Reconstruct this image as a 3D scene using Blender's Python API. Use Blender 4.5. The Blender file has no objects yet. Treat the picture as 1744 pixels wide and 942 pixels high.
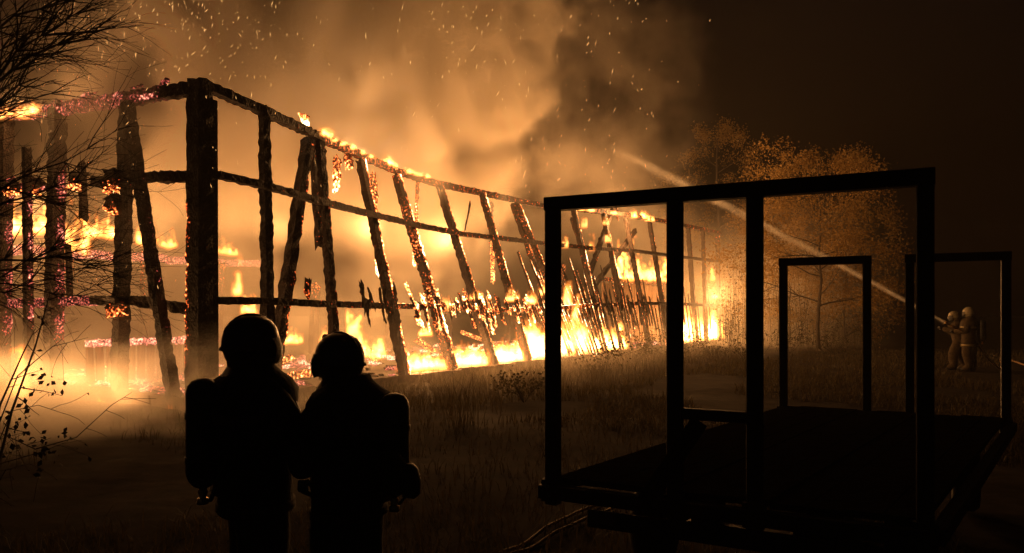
import bpy, math, random
import numpy as np
from mathutils import Vector, Matrix, noise as mnoise

S = bpy.context.scene
COL = S.collection
R = random.Random(7)

# ------------------------------------------------------------------ camera, world, light
S.view_settings.view_transform = 'Standard'
S.view_settings.look = 'None'
S.view_settings.gamma = 1
S.view_settings.exposure = 0.0
FPX, CX, HY, EYE = 1300.0, 872.0, 527.0, 1.72      # focal length in photo pixels, image centre, horizon row, eye height
cam = bpy.data.cameras.new('camera')
camo = bpy.data.objects.new('camera', cam)
COL.objects.link(camo)
camo.location = (0, 0, EYE)
camo.rotation_euler = (math.pi / 2, 0, 0)
cam.sensor_width = 36
cam.lens = FPX / 1744 * 36
cam.shift_y = (HY - 471) / 1744
cam.clip_start = 0.05
cam.clip_end = 900
S.camera = camo

W = bpy.data.worlds.new('World')
S.world = W
W.use_nodes = True
wn = W.node_tree.nodes
bg = wn['Background']
sky = wn.new('ShaderNodeTexSky')
sky.sky_type = 'NISHITA'
sky.sun_disc = False
sky.sun_elevation = math.radians(-4)
sky.sun_rotation = math.radians(200)
W.node_tree.links.new(sky.outputs[0], bg.inputs[0])
bg.inputs[1].default_value = 0.05

cy = S.cycles
cy.use_denoising = True
cy.max_bounces = 4
cy.diffuse_bounces = 2
cy.glossy_bounces = 2
cy.transmission_bounces = 2
cy.transparent_max_bounces = 8
cy.volume_bounces = 1
cy.volume_step_rate = 1.0
cy.volume_max_steps = 256
cy.sample_clamp_indirect = 4.0
cy.caustics_reflective = False
cy.caustics_refractive = False

# ------------------------------------------------------------------ barn frame of reference
C0 = Vector((-5.27, 12.9, 0))                        # near corner of the barn on the ground
D = Vector((0.523, 0.852, 0)).normalized()           # along the long wall, away from us
N = Vector((-0.852, 0.523, 0)).normalized()          # into the barn, along the gable
UP = Vector((0, 0, 1))


def B(u, s, z):
    return C0 + D * u + N * s + UP * z


def u_of(px, s=0.0):                                  # where along the long wall a bearing meets it
    k = (px - CX) / FPX
    ox, oy = C0.x + N.x * s, C0.y + N.y * s
    return (k * oy - ox) / (D.x - k * D.y)


def lean_of(px, u):                                   # how far inwards a post head at this bearing leans
    k = (px - CX) / FPX
    ox, oy = C0.x + D.x * u, C0.y + D.y * u
    return (k * oy - ox) / (N.x - k * N.y)


def z_of(py, y):
    return EYE + (HY - py) / FPX * y


def at(px, py, y):
    return Vector(((px - CX) / FPX * y, y, z_of(py, y)))


# fire light: point lamps added for the fire's glow, several clear of any flame
FIRE = (1.0, 0.45, 0.145)


def fire_light(name, p, watts, size=0.35, col=FIRE):
    l = bpy.data.lights.new(name, 'POINT')
    l.energy = watts * .85
    l.color = col
    l.shadow_soft_size = size
    o = bpy.data.objects.new(name, l)
    o.location = p
    COL.objects.link(o)


for u, s, z, w in ((u_of(735), .2, .6, 380), (u_of(805), .2, .6, 380), (u_of(870), .2, .6, 380), (u_of(915), .6, 1.0, 500),
                   (5.6, .1, 5.9, 300), (9.0, .5, 5.8, 270), (13.5, .6, 5.7, 270), (19.8, .3, 5.3, 1300), (-.2, 5.6, 6.1, 250), (u_of(1000), .6, .9, 600), (u_of(1060), .5, .6, 400), (u_of(1175), .5, .9, 900), (u_of(1215), .5, .7, 700),  # raised lamps by the top rail are added to brighten the plume's near face
                   (7, 4.5, 1.6, 200), (11, 5, 1.8, 350), (17, 5, 1.8, 700), (25, 3, 3.4, 1500), (5, 8.4, 3.9, 250), (9, 8.4, 3.9, 600), (13, 8.0, 4.6, 600), (17, 7.5, 4.6, 600), (19, 5.5, 4.4, 500), (21, 7, 4.2, 1200), (28, -.5, 2.4, 1100),  # some of these stand in no flame, added to light the plume from within
                   (1.6, 8.4, 3.9, 450), (-.4, 1.8, .4, 130), (-.4, 3.2, .4, 150), (-.4, 4.6, .4, 150), (-.4, 6.0, .5, 170), (-.3, 7.4, .8, 220)):  # low row outside the gable is added to light the ground smoke
    fire_light('fire_light', B(u, s, z), w)


# ------------------------------------------------------------------ helpers
def props(o, label=None, cat=None, group=None, kind=None):
    if label: o['label'] = label
    if cat: o['category'] = cat
    if group: o['group'] = group
    if kind: o['kind'] = kind
    return o


def empty(name, loc, label, cat, group=None, rz=0.0):
    o = bpy.data.objects.new(name, None)
    o.empty_display_size = .2
    COL.objects.link(o)
    o.location = loc
    o.rotation_euler = (0, 0, rz)
    return props(o, label, cat, group)


class MB:
    def __init__(self):
        self.v, self.f, self.e = [], [], []

    def add(self, vs, fs, em=None):
        b = len(self.v)
        self.v += [tuple(v) for v in vs]
        self.f += [tuple(i + b for i in f) for f in fs]
        self.e += list(em) if em is not None else [0.0] * len(vs)

    def build(self, name, mat, parent=None, smooth=False, world=True):
        me = bpy.data.meshes.new(name)
        vs = self.v
        if parent is not None and world:
            inv = parent_matrix(parent).inverted()
            vs = [tuple(inv @ Vector(v)) for v in vs]
        me.from_pydata(vs, [], self.f)
        if any(self.e):
            a = me.attributes.new('ember', 'FLOAT', 'POINT')
            a.data.foreach_set('value', np.array(self.e, np.float32))
        for m in (mat if isinstance(mat, (list, tuple)) else [mat]):
            me.materials.append(m)
        if smooth:
            me.polygons.foreach_set('use_smooth', [True] * len(me.polygons))
        me.update()
        o = bpy.data.objects.new(name, me)
        COL.objects.link(o)
        if parent is not None:
            o.parent = parent
        return o


def parent_matrix(o):
    m = Matrix.Translation(o.location) @ o.rotation_euler.to_matrix().to_4x4()
    return parent_matrix(o.parent) @ m if o.parent else m


RING = [(-1, -1), (0, -1), (1, -1), (1, 0), (1, 1), (0, 1), (-1, 1), (-1, 0)]


def beam(mb, p0, p1, w, d, a=None, seg=.16, jit=.08, em=None, taper=(1, 1), ragged=0.0, rng=R):
    """A timber with an eaten, uneven surface. a = direction of its width w, b across it."""
    p0, p1 = Vector(p0), Vector(p1)
    t = (p1 - p0)
    L = t.length
    t.normalize()
    a = Vector(a) if a is not None else (UP if abs(t.z) < .8 else D)
    a = (a - t * a.dot(t)).normalized()
    b = t.cross(a).normalized()
    n = max(2, int(L / seg) + 1)
    vs, em_v, fs = [], [], []
    wob = [rng.uniform(-.5, .5) for _ in range(n)]
    for i in range(n):
        f = i / (n - 1)
        sc = taper[0] + (taper[1] - taper[0]) * f
        c = p0 + t * (L * f) + a * (wob[i] * jit * w * .2)
        for j, (x, y) in enumerate(RING):
            q = 1 + rng.gauss(0, jit)
            e = 0.0
            if i in (0, n - 1) and ragged:
                e = rng.uniform(-ragged, ragged)
            vs.append(c + a * (x * w * .5 * sc * q) + b * (y * d * .5 * sc * q) + t * e)
            em_v.append(em(f, x, y) if em else 0.0)
        if i:
            o = (i - 1) * 8
            for j in range(8):
                k = (j + 1) % 8
                fs.append((o + j, o + k, o + 8 + k, o + 8 + j))
    fs.append(tuple(range(7, -1, -1)))
    fs.append(tuple(range((n - 1) * 8, n * 8)))
    mb.add(vs, fs, em_v)


def box(mb, c, sx, sy, sz, rot=0.0, jit=0.0, tilt=None, em=0.0):
    m = Matrix.Rotation(rot, 3, 'Z')
    if tilt: m = m @ tilt
    vs = []
    for x in (-1, 1):
        for y in (-1, 1):
            for z in (-1, 1):
                v = Vector((x * sx / 2, y * sy / 2, z * sz / 2))
                if jit: v += Vector((R.gauss(0, jit), R.gauss(0, jit), R.gauss(0, jit)))
                vs.append(Vector(c) + m @ v)
    mb.add(vs, [(0, 1, 3, 2), (4, 6, 7, 5), (0, 4, 5, 1), (2, 3, 7, 6), (0, 2, 6, 4), (1, 5, 7, 3)], [em] * 8)


def bar(mb, p0, p1, w, h, a=None):
    """A clean straight bar with slightly bevelled edges."""
    p0, p1 = Vector(p0), Vector(p1)
    t = (p1 - p0).normalized()
    a = Vector(a) if a is not None else (UP if abs(t.z) < .8 else Vector((1, 0, 0)))
    a = (a - t * a.dot(t)).normalized()
    b = t.cross(a)
    c = .86
    prof = [(-1, -c), (-c, -1), (c, -1), (1, -c), (1, c), (c, 1), (-c, 1), (-1, c)]
    vs = [p + a * (x * w / 2) + b * (y * h / 2) for p in (p0, p1) for x, y in prof]
    fs = [(j, (j + 1) % 8, 8 + (j + 1) % 8, 8 + j) for j in range(8)] + [tuple(range(7, -1, -1)), tuple(range(8, 16))]
    mb.add(vs, fs)


def tube(mb, pts, rad, n=6, em=None):
    pts = [Vector(p) for p in pts]
    rad = rad if isinstance(rad, (list, tuple)) else [rad] * len(pts)
    vs, fs, ev = [], [], []
    a = None
    for i, p in enumerate(pts):
        t = (pts[min(i + 1, len(pts) - 1)] - pts[max(i - 1, 0)]).normalized()
        if a is None:
            a = t.orthogonal().normalized()
        a = (a - t * a.dot(t))
        a = a.normalized() if a.length > 1e-5 else t.orthogonal().normalized()
        b = t.cross(a)
        for j in range(n):
            g = 2 * math.pi * j / n
            vs.append(p + (a * math.cos(g) + b * math.sin(g)) * rad[i])
            ev.append(em or 0.0)
        if i:
            o = (i - 1) * n
            fs += [(o + j, o + (j + 1) % n, o + n + (j + 1) % n, o + n + j) for j in range(n)]
    fs += [tuple(range(n - 1, -1, -1)), tuple(range((len(pts) - 1) * n, len(pts) * n))]
    mb.add(vs, fs, ev)


def lathe(mb, prof, origin, axis=UP, n=24, squash=(1, 1), front=None):
    axis = Vector(axis).normalized()
    a = (Vector(front) if front is not None else axis.orthogonal())
    a = (a - axis * a.dot(axis)).normalized()
    b = axis.cross(a)
    vs, fs = [], []
    for i, (r, h) in enumerate(prof):
        for j in range(n):
            g = 2 * math.pi * j / n
            vs.append(Vector(origin) + axis * h + a * (math.cos(g) * r * squash[0]) + b * (math.sin(g) * r * squash[1]))
        if i:
            o = (i - 1) * n
            fs += [(o + j, o + (j + 1) % n, o + n + (j + 1) % n, o + n + j) for j in range(n)]
    fs += [tuple(range(n - 1, -1, -1)), tuple(range((len(prof) - 1) * n, len(prof) * n))]
    mb.add(vs, fs)


# ------------------------------------------------------------------ materials
def nodes_of(name):
    m = bpy.data.materials.new(name)
    m.use_nodes = True
    nt = m.node_tree
    nt.nodes.clear()
    out = nt.nodes.new('ShaderNodeOutputMaterial')
    return m, nt, out


def ramp(nt, fac, stops):
    r = nt.nodes.new('ShaderNodeValToRGB')
    el = r.color_ramp.elements
    while len(el) < len(stops): el.new(.5)
    for e, (p, c) in zip(el, stops):
        e.position = p
        e.color = (*c, 1)
    nt.links.new(fac, r.inputs[0])
    return r.outputs[0]


def surface(name, c0, c1, rough=.8, scale=6.0, bump=.3, metallic=0.0, spec=.3, stretch=(1, 1, 1), transl=0.0):
    m, nt, out = nodes_of(name)
    tc = nt.nodes.new('ShaderNodeTexCoord')
    mp = nt.nodes.new('ShaderNodeMapping')
    mp.inputs['Scale'].default_value = stretch
    nt.links.new(tc.outputs['Object'], mp.inputs[0])
    no = nt.nodes.new('ShaderNodeTexNoise')
    no.inputs['Scale'].default_value = scale
    no.inputs['Detail'].default_value = 6
    nt.links.new(mp.outputs[0], no.inputs['Vector'])
    p = nt.nodes.new('ShaderNodeBsdfPrincipled')
    nt.links.new(ramp(nt, no.outputs[0], [(.3, c0), (.7, c1)]), p.inputs['Base Color'])
    p.inputs['Roughness'].default_value = rough
    p.inputs['Metallic'].default_value = metallic
    p.inputs['Specular IOR Level'].default_value = spec
    if bump:
        bu = nt.nodes.new('ShaderNodeBump')
        bu.inputs['Strength'].default_value = bump
        bu.inputs['Distance'].default_value = .02
        nt.links.new(no.outputs[0], bu.inputs['Height'])
        nt.links.new(bu.outputs[0], p.inputs['Normal'])
    sh = p.outputs[0]
    if transl:
        tr = nt.nodes.new('ShaderNodeBsdfTranslucent')
        tr.inputs[0].default_value = (*[(a + b) / 2 * 1.2 for a, b in zip(c0, c1)], 1)
        mx = nt.nodes.new('ShaderNodeMixShader')
        mx.inputs[0].default_value = transl
        nt.links.new(sh, mx.inputs[1])
        nt.links.new(tr.outputs[0], mx.inputs[2])
        sh = mx.outputs[0]
    nt.links.new(sh, out.inputs['Surface'])
    return m


def charred(name, hot, strength, cells=16):
    """Burnt timber: black alligatored char; where it still burns (attribute ember) its cracks glow."""
    m, nt, out = nodes_of(name)
    tc = nt.nodes.new('ShaderNodeTexCoord')
    no = nt.nodes.new('ShaderNodeTexNoise')
    no.inputs['Scale'].default_value = 5.5
    no.inputs['Detail'].default_value = 5
    no.inputs['Roughness'].default_value = .7
    vo = nt.nodes.new('ShaderNodeTexVoronoi')
    vo.inputs['Scale'].default_value = cells
    nf = nt.nodes.new('ShaderNodeTexNoise')
    nf.inputs['Scale'].default_value = cells * .8
    nf.inputs['Detail'].default_value = 3
    nt.links.new(tc.outputs['Object'], nf.inputs['Vector'])
    for n_ in (no, vo): nt.links.new(tc.outputs['Object'], n_.inputs['Vector'])
    p = nt.nodes.new('ShaderNodeBsdfPrincipled')
    nt.links.new(ramp(nt, no.outputs[0], [(.3, (.012, .009, .008)), (.75, (.05, .032, .022))]), p.inputs['Base Color'])
    p.inputs['Roughness'].default_value = .75
    p.inputs['Specular IOR Level'].default_value = .25
    bu = nt.nodes.new('ShaderNodeBump')
    bu.inputs['Strength'].default_value = .8
    bu.inputs['Distance'].default_value = .03
    nt.links.new(vo.outputs[0], bu.inputs['Height'])
    nt.links.new(bu.outputs[0], p.inputs['Normal'])
    at_ = nt.nodes.new('ShaderNodeAttribute')
    at_.attribute_name = 'ember'
    mul = nt.nodes.new('ShaderNodeMath'); mul.operation = 'MULTIPLY_ADD'
    nt.links.new(vo.outputs[0], mul.inputs[0]); mul.inputs[1].default_value = .35
    nt.links.new(nf.outputs[0], mul.inputs[2])
    add = nt.nodes.new('ShaderNodeMath'); add.operation = 'ADD'
    nt.links.new(at_.outputs['Fac'], add.inputs[0]); nt.links.new(mul.outputs[0], add.inputs[1])
    mr = nt.nodes.new('ShaderNodeMapRange')
    mr.inputs[1].default_value = 1.02
    mr.inputs[2].default_value = 1.5
    nt.links.new(add.outputs[0], mr.inputs[0])
    nt.links.new(ramp(nt, mr.outputs[0], hot), p.inputs['Emission Color'])
    pw = nt.nodes.new('ShaderNodeMath'); pw.operation = 'MULTIPLY'
    sq = nt.nodes.new('ShaderNodeMath'); sq.operation = 'POWER'
    nt.links.new(mr.outputs[0], sq.inputs[0]); sq.inputs[1].default_value = 1.6
    nt.links.new(sq.outputs[0], pw.inputs[0]); pw.inputs[1].default_value = strength
    nt.links.new(pw.outputs[0], p.inputs['Emission Strength'])
    nt.links.new(p.outputs[0], out.inputs['Surface'])
    return m


HOT = [(0, (1, .06, .01)), (.35, (1, .2, .04)), (.7, (1, .45, .12)), (1, (1, .78, .45))]
PINK = [(0, (.8, .05, .05)), (.35, (1, .17, .13)), (.7, (1, .32, .2)), (1, (1, .62, .36))]
M_char = charred('charred_wood', HOT, 9.5, 21)
M_gable = charred('charred_wood_pink_embers', PINK, 3.0, 26)
M_ground = surface('trodden_soil', (.010, .008, .006), (.028, .02, .014), 1.0, 3.0, .8, spec=.05)
M_floor = surface('ash_floor', (.03, .024, .02), (.09, .07, .055), .95, 4.0, .8)
M_stone = surface('sill_stone', (.06, .04, .03), (.16, .11, .08), .9, 7.0, .6)
M_board = surface('scorched_boards', (.06, .035, .02), (.22, .13, .08), .85, 5.0, .4, stretch=(4, 4, .6))
M_grass = surface('dry_grass', (.03, .023, .01), (.075, .058, .028), .8, 9.0, 0, transl=.35)
M_weed = surface('weed_leaf', (.03, .03, .012), (.08, .06, .025), .8, 9.0, 0, transl=.25)
M_leaf = surface('autumn_leaf', (.13, .085, .027), (.38, .25, .08), .7, 3.0, 0, transl=.45)
M_leaf2 = surface('rust_leaf', (.13, .08, .024), (.38, .24, .075), .7, 3.0, 0, transl=.4)
M_bark = surface('bark', (.03, .022, .016), (.09, .07, .05), .9, 8.0, .6, stretch=(1, 1, .3))
M_twig = surface('dark_bark', (.008, .006, .005), (.025, .018, .013), .9, 8.0, .3)
M_steel = surface('black_painted_steel', (.008, .007, .007), (.02, .017, .016), .6, 12.0, .15, spec=.3)
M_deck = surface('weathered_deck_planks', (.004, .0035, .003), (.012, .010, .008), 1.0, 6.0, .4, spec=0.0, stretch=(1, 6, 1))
M_rubber = surface('tyre_rubber', (.008, .008, .008), (.018, .017, .016), .85, 14.0, .2)
M_plate = surface('dull_plate', (.10, .07, .05), (.16, .11, .08), .5, 9.0, 0)
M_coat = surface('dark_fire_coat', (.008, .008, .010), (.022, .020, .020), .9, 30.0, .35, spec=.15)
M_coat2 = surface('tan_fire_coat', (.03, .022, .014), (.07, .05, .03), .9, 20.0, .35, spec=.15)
M_black = surface('black_gear', (.006, .006, .006), (.015, .014, .014), .55, 20.0, .1)
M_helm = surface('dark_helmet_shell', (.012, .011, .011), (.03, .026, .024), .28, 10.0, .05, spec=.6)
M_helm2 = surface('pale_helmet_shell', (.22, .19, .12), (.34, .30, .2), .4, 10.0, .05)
M_cyl = surface('air_cylinder_paint', (.012, .012, .012), (.03, .028, .027), .5, 10.0, .08)
M_band = surface('reflective_band', (.18, .14, .06), (.28, .22, .1), .4, 25.0, .1)
M_skin = surface('skin', (.35, .2, .14), (.45, .27, .19), .6, 14.0, .05)
M_brass = surface('brass', (.35, .2, .07), (.5, .3, .12), .35, 14.0, 0, metallic=1)
M_hose = surface('hose_jacket', (.20, .12, .06), (.34, .22, .12), .7, 30.0, .2)

# ------------------------------------------------------------------ ground
mb = MB()
gx = np.concatenate([np.linspace(-140, -22, 10), np.linspace(-20, 20, 101), np.linspace(22, 140, 10)])
gy = np.concatenate([np.linspace(-20, 1, 5), np.linspace(1.5, 31.5, 76), np.linspace(33, 190, 14)])


def gz(x, y):
    q = max(0, 1 - abs(x) / 20) * max(0, 1 - max(0, y - 26) / 6)
    return q * (.07 * mnoise.noise((x * .5, y * .5, 0)) + .05 * mnoise.noise((x * 1.7, y * 1.7, 3)))


nx = len(gx)
mb.add([(x, y, gz(x, y)) for y in gy for x in gx],
       [(j * nx + i, j * nx + i + 1, (j + 1) * nx + i + 1, (j + 1) * nx + i) for j in range(len(gy) - 1) for i in range(nx - 1)])
ground = mb.build('ground', M_ground, smooth=True)
props(ground, 'dark trodden grassy ground between the camera and the burning barn', kind='structure')

# ------------------------------------------------------------------ burning barn
barn = empty('burning_barn', C0, 'long timber barn burnt down to its charred frame, full of flames', 'barn')
BL, BW = 30.0, 9.0
mb = MB()
box(mb, B(BL / 2, BW / 2, .07), BL - .4, BW - .4, .14, rot=math.atan2(D.y, D.x))
mb.build('floor', M_floor, barn)
# low stone sill in pieces along both visible walls
for i in range(60):
    mb = MB()
    box(mb, B(.25 + i * .5, 0.02 + R.uniform(-.02, .02), .1), .48, .34, .24 + R.uniform(-.03, .04), rot=math.atan2(D.y, D.x), jit=.012)
    mb.build('sill_stone', M_stone, barn)
for i in range(17):
    mb = MB()
    box(mb, B(0.02 + R.uniform(-.02, .02), .45 + i * .5, .1), .34, .48, .24 + R.uniform(-.03, .04), rot=math.atan2(D.y, D.x), jit=.012)
    mb.build('sill_stone', M_stone, barn)


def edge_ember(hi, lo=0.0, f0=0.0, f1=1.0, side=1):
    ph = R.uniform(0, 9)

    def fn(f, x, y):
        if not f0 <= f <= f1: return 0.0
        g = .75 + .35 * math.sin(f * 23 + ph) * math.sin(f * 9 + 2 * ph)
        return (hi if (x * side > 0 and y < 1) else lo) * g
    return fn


# posts of the long wall: bearing and height of the head, bearing of the foot, width, ember strength on the right edge / elsewhere
POSTS = [  # head px, head py, foot px, width, depth, hi, lo
    (450, 184, 458, .21, .2, .18, 0), (545, 238, 575, .2, .18, .3, .12), (614, 272, 690, .23, .22, .75, .12),
    (674, 296, 772, .25, .24, .85, .35), (749, 318, 842, .23, .22, .75, .15), (822, 332, 900, .22, .22, .75, .25),
    (880, 345, 985, .22, .2, .8, .28), (977, 358, 1030, .22, .2, .85, .22), (1028, 364, 1072, .22, .2, .8, .18),
    (1066, 372, 1106, .22, .2, .4, .1), (1106, 378, 1140, .22, .2, .45, .15), (1172, 390, 1186, .25, .22, .35, .1),
    (1197, 394, 1203, .24, .2, .4, .15), (1222, 398, 1225, .24, .22, .4, .2)]
LU, LS, LZ = [0.0], [0.0], [5.52]
heads = []
for hp, hy, fp, w, d, hi, lo in POSTS:
    u = u_of(fp)
    s = lean_of(hp, u)
    if s < -.1: s = 0.0
    yy = C0.y + D.y * u + N.y * s
    z = z_of(hy, yy)
    heads.append((u, s, z))
    LU.append(u); LS.append(s); LZ.append(z)
LEAN = lambda u: float(np.interp(u, LU, LS))
HEAD = lambda u: float(np.interp(u, LU, LZ))


def wall_at(px, py):
    """The point of the leaning wall seen at a bearing and elevation."""
    s = 0.0
    for _ in range(12):
        u = u_of(px, s)
        z = z_of(py, (C0 + D * u + N * s).y)
        s = LEAN(u) * z / max(HEAD(u), 1)
    return B(u, s, z), u, s, z


for (u, s, z), (hp, hy, fp, w, d, hi, lo) in zip(heads, POSTS):
    mb = MB()
    beam(mb, B(u, 0, .2), B(u, s, z), w * .84, d * .84, a=D, em=edge_ember(hi, lo), jit=.085, seg=.08, taper=(1.06, .9), ragged=.06)
    mb.build('post', M_char, barn)

# corner post: two timbers side by side
mb = MB()
beam(mb, B(.02, .03, .15), B(0, 0, 5.62), .3, .32, a=D, jit=.045, seg=.1, ragged=.08, taper=(1.12, .96),
     em=lambda f, x, y: .42 if (y > 0 and x <= 0 and .1 < f < .62) else 0)
mb.build('corner_post', M_char, barn)
mb = MB()
bar(mb, B(.26, -.03, .2), B(.235, -.03, 5.3), .1, .12, a=D)
mb.build('corner_batten', M_char, barn)

# braces and doubled posts of the long wall
for (hp, hy), (fp, fy), w, hi, lo in (
        ((540, 235), (482, 640), .2, .4, .1), ((548, 240), (560, 420), .14, .3, .2), ((692, 305), (768, 560), .13, .85, .4),
        ((884, 346), (938, 500), .14, .5, .3), ((985, 372), (1045, 560), .13, .7, .25), ((1040, 395), (1010, 480), .14, .3, .1),
        ((1056, 350), (1028, 425), .14, .25, .1), ((1092, 392), (1022, 488), .15, .25, .1)):
    a_, u1, s1, z1 = wall_at(hp, hy)
    b_, u2, s2, z2 = wall_at(fp, fy)
    off = N * .26
    mb = MB()
    beam(mb, b_ + off, a_ + off, w, w, a=D, em=edge_ember(hi, lo), jit=.1, ragged=.08)
    mb.build('brace', M_char, barn)

# rails: top, middle, lower
TOP = [(352, 146), (450, 190), (545, 234), (614, 265), (682, 294), (749, 314), (830, 331), (930, 351), (1000, 358), (1066, 366), (1140, 379), (1226, 397)]
MID = [(366, 300), (450, 319), (525, 341), (635, 368), (702, 384), (780, 399), (860, 408), (930, 416), (1000, 423), (1070, 427), (1140, 436), (1224, 446)]
LOW = [(366, 512), (450, 513), (520, 517), (650, 521), (760, 524), (860, 528), (930, 526), (1000, 520), (1080, 517), (1140, 517), (1222, 521)]
for pts, name, w, em, dz in ((TOP, 'top_rail', .19, (.0, .15, .55, .6, .5, .45, .4, .45, .5, .45, .4), -.02),
                             (MID, 'middle_rail', .15, (.0, .12, .2, .3, .35, .35, .3, .35, .3, .2, .15), 0),
                             (LOW, 'lower_rail', .15, (.05, .1, .3, .5, .55, .6, .6, .3, .2, .2), 0)):
    off = -N * (.14 if name != 'top_rail' else .0)
    for i in range(len(pts) - 1):
        p0 = wall_at(*pts[i])[0] + off
        p1 = wall_at(*pts[i + 1])[0] + off
        t = (p1 - p0).normalized()
        mb = MB()
        e0 = em[i]
        beam(mb, p0 - t * .05, p1 + t * .05 + Vector((0, 0, .004 * (i % 2))), w * .85, w * .9, a=UP, jit=.09, seg=.08,
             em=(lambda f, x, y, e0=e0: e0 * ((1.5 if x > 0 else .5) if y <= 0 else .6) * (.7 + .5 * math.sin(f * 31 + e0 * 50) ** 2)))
        mb.build(name, M_char, barn)

# burnt-off wall boards: stubs on the lower rail, longer slats towards the far end
for i, px in enumerate(sorted(R.choice((612, 650, 690, 715, 735, 762, 775, 800, 815, 838, 862, 870, 890, 915)) + R.gauss(0, 7) for _ in range(74))):
    p, u, s, z = wall_at(px, np.interp(px, [598, 930], [520, 527]))
    lean = LEAN(u) / max(HEAD(u), 1)
    h0, h1 = R.choice((.08, .15, .3, .55)) * R.uniform(.6, 1.3), R.choice((.06, .12, .3, .5)) * R.uniform(.6, 1.3)
    ax = (N * lean + UP + D * R.uniform(-.3, .2)).normalized()
    mb = MB()
    beam(mb, p - ax * h0 - N * .25, p + ax * h1 - N * .25, R.uniform(.07, .24), .04, a=D, seg=.07, jit=.3, ragged=.1, taper=(R.uniform(.3, .9), R.uniform(.3, .9)),
         em=lambda f, x, y, q=R.choice((.2, .4, .5, .62)) if px > 680 else .1: q if (f < .25 or f > .7 or x > 0) else .2)
    mb.build('board_stub', M_char, barn)
for i, px in enumerate(list(np.linspace(938, 1140, 44)) + list(np.linspace(1158, 1205, 9))):
    u = u_of(px)
    lean = LEAN(u) / max(HEAD(u), 1)
    z0 = R.choice((.1, .1, .3, .8, 1.1))
    z1 = R.uniform(1.9, 3.6) if px < 1100 else R.uniform(1.9, 2.9)
    du = R.uniform(-.35, .1)
    hot = .9 if px < 1035 and R.random() < .75 else (.6 if R.random() < .4 else .12)
    if px > 1150: hot = .6
    mb = MB()
    beam(mb, B(u, lean * z0 - .2, z0), B(u + du, lean * z1 - .2, z1), R.uniform(.09, .19), .03, a=D, seg=.2, jit=.13, ragged=.12,
         taper=(1, R.uniform(.35, .9)), em=edge_ember(hot, hot * .3))
    mb.build('wall_board', M_char, barn)
for px, z0, z1, w in ((1006, 1.7, 3.3, .34), (1016, 1.6, 2.7, .42), (1028, 1.7, 2.4, .4), (1050, 1.6, 2.3, .5), (1068, 1.7, 2.2, .45), (1085, 1.7, 2.15, .5), (1112, 1.6, 2.3, .5)):
    u = u_of(px)
    lean = LEAN(u) / max(HEAD(u), 1)
    mb = MB()
    beam(mb, B(u, lean * z0 - .12, z0), B(u - .25, lean * z1 - .12, z1), w, .04, a=D, seg=.15, jit=.14, ragged=.15, taper=(1, .25), em=edge_ember(.3, .1))
    mb.build('charred_panel', M_char, barn)
# charred scraps hanging from the top rail and further inside
for (hp, hy), (fp, fy), w, off, e in (((588, 268), (586, 322), .16, .25, .55), ((604, 264), (604, 288), .2, .2, .45), ((660, 292), (672, 468), .16, .5, .6), ((740, 296), (736, 450), .1, .6, .55),
                                      ((862, 345), (868, 478), .14, .6, .45), ((815, 345), (806, 392), .05, .3, .2),
                                      ((523, 192), (528, 216), .16, .1, .7), ((1058, 350), (1060, 372), .12, .2, .3),
                                      ((519, 480), (517, 508), .12, -.1, .3), ((660, 390), (668, 470), .1, .35, .5)):
    a_ = wall_at(hp, hy)[0] + N * off
    b_ = wall_at(fp, fy)[0] + N * off
    mb = MB()
    beam(mb, b_, a_, w, w * .7, a=D, seg=.1, jit=.2, ragged=.1, taper=(.7, 1), em=lambda f, x, y, e=e: e * (1.2 - .6 * f))
    mb.build('hanging_scrap', M_char, barn)

# gable wall towards us on the left
def w_of(px):
    k = (px - CX) / FPX
    return (k * C0.y - C0.x) / (N.x - k * N.y)


def gable_at(px, py):
    w = w_of(px)
    return B(0, w, z_of(py, (C0 + N * w).y))


GT = [(340, 150), (280, 158), (215, 170), (150, 178), (95, 187), (40, 193), (-40, 200), (-140, 208)]
for i in range(len(GT) - 1):
    e = (.05, .36, .5, .52, .5, .52, .5)[i]
    mb = MB()
    p0, p1 = gable_at(*GT[i]), gable_at(*GT[i + 1])
    beam(mb, p0, p1 + Vector((0, 0, .006 * (i % 2))), .21, .2, a=UP, seg=.08, jit=.13,
         em=lambda f, x, y, e=e, i=i: e * (1.05 if y > -1 and x >= 0 else .75) * (1 if i else f))
    mb.build('gable_beam', M_gable, barn)
for i in range(24):                                     # glowing crust along the gable beam
    px = 285 - i * 14 + R.uniform(-9, 9)
    py = np.interp(px, [-140, -40, 95, 215, 340], [203, 195, 180, 163, 146])
    mb = MB()
    p = gable_at(px, py) - D * .1
    ln = R.uniform(.12, .42)
    p = p + UP * R.uniform(-.13, .12)
    beam(mb, p - N * ln * .5, p + N * ln * .5 + UP * R.uniform(-.03, .03), R.uniform(.04, .11), .07, a=UP, seg=.05, jit=.3, ragged=.05, taper=(R.uniform(.4, 1), R.uniform(.4, 1)),
         em=lambda f, x, y, q=R.uniform(.25, .62): q)
    mb.build('gable_crust', M_gable, barn)
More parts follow.
